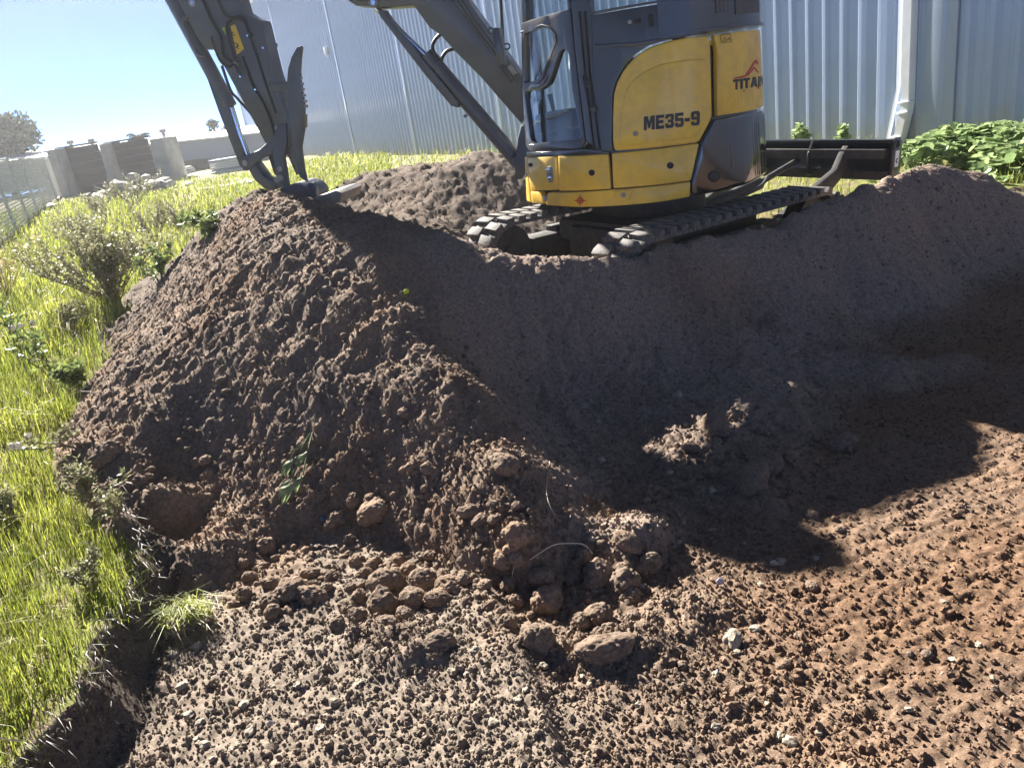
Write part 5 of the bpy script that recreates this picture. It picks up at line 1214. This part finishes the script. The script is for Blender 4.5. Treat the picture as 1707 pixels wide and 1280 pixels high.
scatter(24, lambda: rz.uniform(950, 1690), lambda: rz.gauss(1000, 130), 10, 24, 'small brown clod on the brown ground right of the ridge', 'small clods on the brown ground')
scatter(26, lambda: rz.uniform(640, 860), lambda: rz.uniform(560, 780), 9, 20, 'small lit clod on the ridge running down the heap', 'small clods on the heap ridge')
# the many smaller clods: one object
lowc = [np.array([v.co[:] for v in m_.vertices]) for m_ in [clod_mesh(50 + k, 3) for k in range(6)]]; lowf = np.array([p.vertices[:] for p in bpy.data.meshes['dirt_clod'].polygons]) if False else None
bmx = bmesh.new(); bmesh.ops.create_icosphere(bmx, subdivisions=3, radius=1); lowf = np.array([[v.index for v in f.verts] for f in bmx.faces]); bmx.free()
LV, LF_ = [], []
def small(n, fx, fy, smin, smax):
    for i in range(n):
        p, t = ground_hit(fx(), fy()); r_ = (smin + (smax - smin) * rz.random() ** 1.5) / 2 / FPX * proj(p)[2]; a = rz.uniform(0, 6.28)
        v = lowc[rz.randrange(6)] * r_ * np.array([rz.uniform(.8, 1.2), rz.uniform(.8, 1.2), rz.uniform(.8, 1.1)]); ca, sa = math.cos(a), math.sin(a)
        LF_.append(lowf + len(LV) * len(lowc[0])); LV.append(np.stack([v[:, 0] * ca - v[:, 1] * sa, v[:, 0] * sa + v[:, 1] * ca, v[:, 2]], 1) + np.array(p) + np.array([0, 0, r_ * .4]))
small(260, lambda: rz.uniform(380, 1080), lambda: rz.gauss(970, 55), 7, 14)
small(300, lambda: rz.uniform(420, 900), lambda: rz.gauss(800, 120), 6, 12)
small(120, lambda: rz.uniform(180, 500), lambda: rz.gauss(760, 80), 6, 12)
small(60, lambda: rz.uniform(1120, 1420), lambda: rz.gauss(750, 50), 6, 12)
tag(np_mesh('small_clods', np.concatenate(LV), np.concatenate(LF_), M_clod, None, True), kind='stuff')
# pale stones
def stone(px, py, size, label, seed, group=None, m=None):
    p, t = ground_hit(px, py); r_ = size / 2 / FPX * proj(p)[2]
    o = chunk('stone', (0, 0, 0), (r_, r_ * .8, r_ * .6), m or M_stone, None, seed=seed, sub=3); o.location = p + Vector((0, 0, r_ * .35)); return tag(o, label, 'stone', group)
stone(1130, 662, 20, 'pale pointed stone on the shaded right face of the heap', 1); stone(1222, 1072, 36, 'largest cream stone on the brown ground right of the widest clod', 2); stone(1260, 1052, 20, 'small cream stone up and right of the largest cream stone', 3)
stone(1318, 1240, 24, 'pale grey stone near the bottom right of the ground', 4); stone(1302, 938, 18, 'light stone at the tip of the shaded fan', 5); stone(1290, 942, 15, 'round grey stone beside the light one at the tip of the fan', 6)
for k in range(34):
    stone(rz.uniform(280, 880), rz.uniform(1080, 1270), rz.uniform(10, 20), 'small beige stone in the pale ground in front of the clods', 40 + k, 'beige stones in the pale ground')
for k in range(26):
    stone(rz.uniform(900, 1680), rz.uniform(900, 1260), rz.uniform(9, 17), 'small pale stone in the brown ground on the right', 90 + k, 'pale stones in the brown ground')
for k in range(22):
    stone(rz.uniform(880, 1340), rz.uniform(560, 970), rz.uniform(8, 14), 'small grey stone on the shaded face of the heap', 130 + k, 'grey stones on the shaded face')

# crumbs: uncountable, one object
ico = bmesh.new(); bmesh.ops.create_icosphere(ico, subdivisions=1, radius=1); iv = np.array([v.co[:] for v in ico.verts]); ifc = np.array([[v.index for v in f.verts] for f in ico.faces]); ico.free()
ico = bmesh.new(); bmesh.ops.create_icosphere(ico, subdivisions=2, radius=1); iv2 = np.array([v.co[:] for v in ico.verts]); ifc2 = np.array([[v.index for v in f.verts] for f in ico.faces]); ico.free()
dist = np.hypot(gV[:, 0], gV[:, 1]); angd = np.degrees(np.arctan2(gV[:, 0], gV[:, 1]))
hp0 = gheap; cand = np.where((gfield < .5) & (dist < 8.5) & (dist > 1.1) & (angd > -46) & (angd < 45))[0]
toe_w = np.exp(-((gV[cand, 2] - .10) / .16) ** 2) * (gV[cand, 0] < .8)
rgt = sstep(-.1, .3, gV[cand, 0] - np.interp(gV[cand, 1], [2.0, 2.7, 3.6, 4.3], [0.1, -.02, -.38, -.5])) * gheap[cand]
wgt = (.65 + 1.0 * toe_w + .9 * gheap[cand] * (1 - rgt) + .1 * rgt) / dist[cand] ** .5; wgt = np.maximum(wgt, .05); wgt /= wgt.sum()
def crumbs(name, n, base, faces, smin, smax, pw, m):
    idx = RNG.choice(cand, n, False, wgt); s_ = smin + (smax - smin) * RNG.random(n) ** pw
    c = gV[idx] + np.stack([RNG.normal(0, .004, n), RNG.normal(0, .004, n), s_ * .25], 1)
    var = RNG.uniform(.6, 1.4, (12, len(base), 1)) * base[None]; vs_ = var[RNG.integers(0, 12, n)]
    a = RNG.uniform(0, 6.28, n); ca, sa = np.cos(a), np.sin(a); sc = s_[:, None] * RNG.uniform(.7, 1.25, (n, 3))
    X_ = vs_ * sc[:, None, :]; V = np.stack([X_[..., 0] * ca[:, None] - X_[..., 1] * sa[:, None], X_[..., 0] * sa[:, None] + X_[..., 1] * ca[:, None], X_[..., 2]], -1) + c[:, None]
    F = (np.arange(n)[:, None, None] * len(base) + faces[None]).reshape(-1, 3)
    o = np_mesh(name, V.reshape(-1, 3), F, m, None, False); at = o.data.attributes.new('tint', 'FLOAT_COLOR', 'POINT'); at.data.foreach_set('color', np.repeat(gtint[idx], len(base), 0).astype(np.float32).ravel())
    return tag(o, kind='stuff')
crumbs('soil_crumbs', 60000, iv, ifc, .0028, .0088, 2.0, M_soil)
crumbs('soil_lumps', 2200, iv2, ifc2, .007, .017, 2.5, M_soil)

# uprooted green plant lying on the heap
def wilted():
    p0 = G(522, 728); p1 = G(492, 815); e = empty('wilted_plant', p0, 'limp uprooted green plant with drooping leaves lying on the heap face', 'plant')
    for k in range(5):
        bm = bmesh.new(); o = Vector((random.uniform(-.04, .04), 0, .02)); tube(bm, spline([p0 + o * .3 + Vector((0, -.02, .02)), p0.lerp(p1, .35) + o + Vector((0, -.03, .03)), p0.lerp(p1, .75) + o * 1.4 + Vector((0, -.03, .02)), p1 + o * 1.8 + Vector((0, -.02, .02))]), .0035, 5); finish('stalk', bm, M_gstem, e)
    M_w = leaf_mat('wilted_leaf', (0.16, 0.22, 0.10), (0.32, 0.38, 0.20), .35, 9)
    for k in range(9):
        c = p0.lerp(p1, random.choice([.45, .7, .85, .95, 1.0, 1.05])) + Vector((random.uniform(-.05, .05), -.05, random.uniform(.02, .05))); bm = bmesh.new(); n = 5; L_ = random.uniform(.06, .11); a = random.uniform(2.3, 4.2); prev = None
        for i in range(n):
            t = i / (n - 1); q = c + Vector((math.cos(a) * L_ * t * .6, -L_ * t * .5, -L_ * t * .7 + .02 * math.sin(t * 3))); wd_ = .022 * math.sin(math.pi * min(.96, .15 + t * .8)); x_ = bm.verts.new(q + Vector((wd_, .008, .006))); m_ = bm.verts.new(q); z_ = bm.verts.new(q + Vector((-wd_, .008, -.004)))
            if prev: bm.faces.new((prev[0], x_, m_, prev[1])); bm.faces.new((prev[1], m_, z_, prev[2]))
            prev = (x_, m_, z_)
        finish('leaf', bm, M_w, e)
wilted()
# sod fallen from the cut edge
def sod():
    p = G(318, 1045); e = empty('sod_clump', p, 'torn clump of grassy sod lying below the cut bank', 'sod clump'); rnd = np.random.default_rng(77)
    c = chunk('root_ball', p + Vector((0, 0, .02)), (.085, .06, .05), M_clod, e, seed=5, sub=3)
    n = 420; P = np.array(p) + rnd.normal(0, 1, (n, 3)) * np.array([.045, .03, .008]) + np.array([0, 0, .045]); V, F = blades(P, rnd.uniform(.03, .11, n), np.full(n, .0016), rnd.uniform(.3, 1.6, n), rnd.uniform(2.2, 6.6, n), rnd.uniform(.2, .9, n))
    np_mesh('grass_blades', V, F, M_grass, e)['kind'] = 'stuff'
    n = 160; P = np.array(p) + rnd.normal(0, 1, (n, 3)) * np.array([.05, .035, .012]) + np.array([0, -.01, .02]); V, F = blades(P, rnd.uniform(.03, .09, n), np.full(n, .0011), rnd.uniform(.6, 2, n), rnd.uniform(0, 6.3, n), rnd.uniform(.5, 1.4, n)); np_mesh('roots', V, F, M_dry, e)['kind'] = 'stuff'
sod()
def twig(pts, r_, label, m):
    bm = bmesh.new(); P = [G(x, y) + Vector((0, -.01, h)) for x, y, h in pts]; tube(bm, spline(P, 4), r_, 5); tag(finish('twig', bm, m), label, 'twig')
M_tw = mat('pale_twig', (0.55, 0.48, 0.38), 0.7, var=.15)
twig([(884, 936, .01), (922, 921, .03), (950, 917, .035), (975, 922, .03), (988, 929, .02)], .0022, 'pale arched twig lying over the clods in the shade', M_tw)
twig([(866, 940, .03), (858, 962, .02), (852, 980, .01)], .0015, 'short thin twig pointing down left of the arched twig', M_tw)
twig([(917, 775, .02), (912, 830, .02), (925, 862, .01)], .0012, 'thin root hair hanging down the shaded face', M_tw)
twig([(3, 1272, .12), (30, 1258, .06), (52, 1243, .03)], .002, 'straight straw sticking out of the bank in the lower left corner', M_tw)
def scrap(px, py, s_, m, label, name):
    p, t = ground_hit(px, py); bm = bmesh.new(); q = [bm.verts.new(p + Vector((x * s_, y * s_ * .4 - .01, z * s_ + .012))) for x, y, z in ((-.5, -.3, 0), (.5, -.4, .05), (.6, .3, .7), (-.1, .5, .95), (-.55, .2, .6))]; bm.faces.new(q)
    r = bmesh.ops.extrude_face_region(bm, geom=bm.faces[:]); bmesh.ops.translate(bm, vec=(0, .003, .001), verts=[v for v in r['geom'] if isinstance(v, bmesh.types.BMVert)]); tag(finish(name, bm, m, None, False), label, name.split('_')[-1])
scrap(1200, 978, .022, mat('lilac_plastic', (.34, .32, .38), .4), 'small lilac plastic scrap in the shade at the front of the fan', 'plastic_scrap')
scrap(541, 872, .022, mat('blue_glass', (.05, .06, .10), .2), 'dark blue shard half buried low on the heap face', 'glass_shard')
scrap(679, 494, .024, leaf_mat('bright_leaf', (.35, .42, .03), (.5, .55, .06), .5), 'bright yellow green leaf alone high on the heap', 'fallen_leaf')
scrap(455, 1212, .015, mat('grey_plastic', (.28, .27, .27), .4), 'tiny grey plastic scrap on the pale ground at the bottom', 'plastic_scrap')

# ------------------------------------------------------------------ air: thin haze box added to stand in for lens glare
hm, ht, hb = new_mat('haze'); ht.nodes.remove(hb)
hv = ht.nodes.new('ShaderNodeVolumePrincipled'); hv.inputs['Color'].default_value = (0.93, 0.96, 1.0, 1); hv.inputs['Density'].default_value = 0.001; hv.inputs['Anisotropy'].default_value = 0.5
ht.links.new(hv.outputs[0], ht.nodes['Material Output'].inputs['Volume'])
bm = bmesh.new(); bx(bm, (0, 0, 5.2), (122, 122, 13.4)); tag(finish('haze', bm, hm, None, False), kind='stuff')
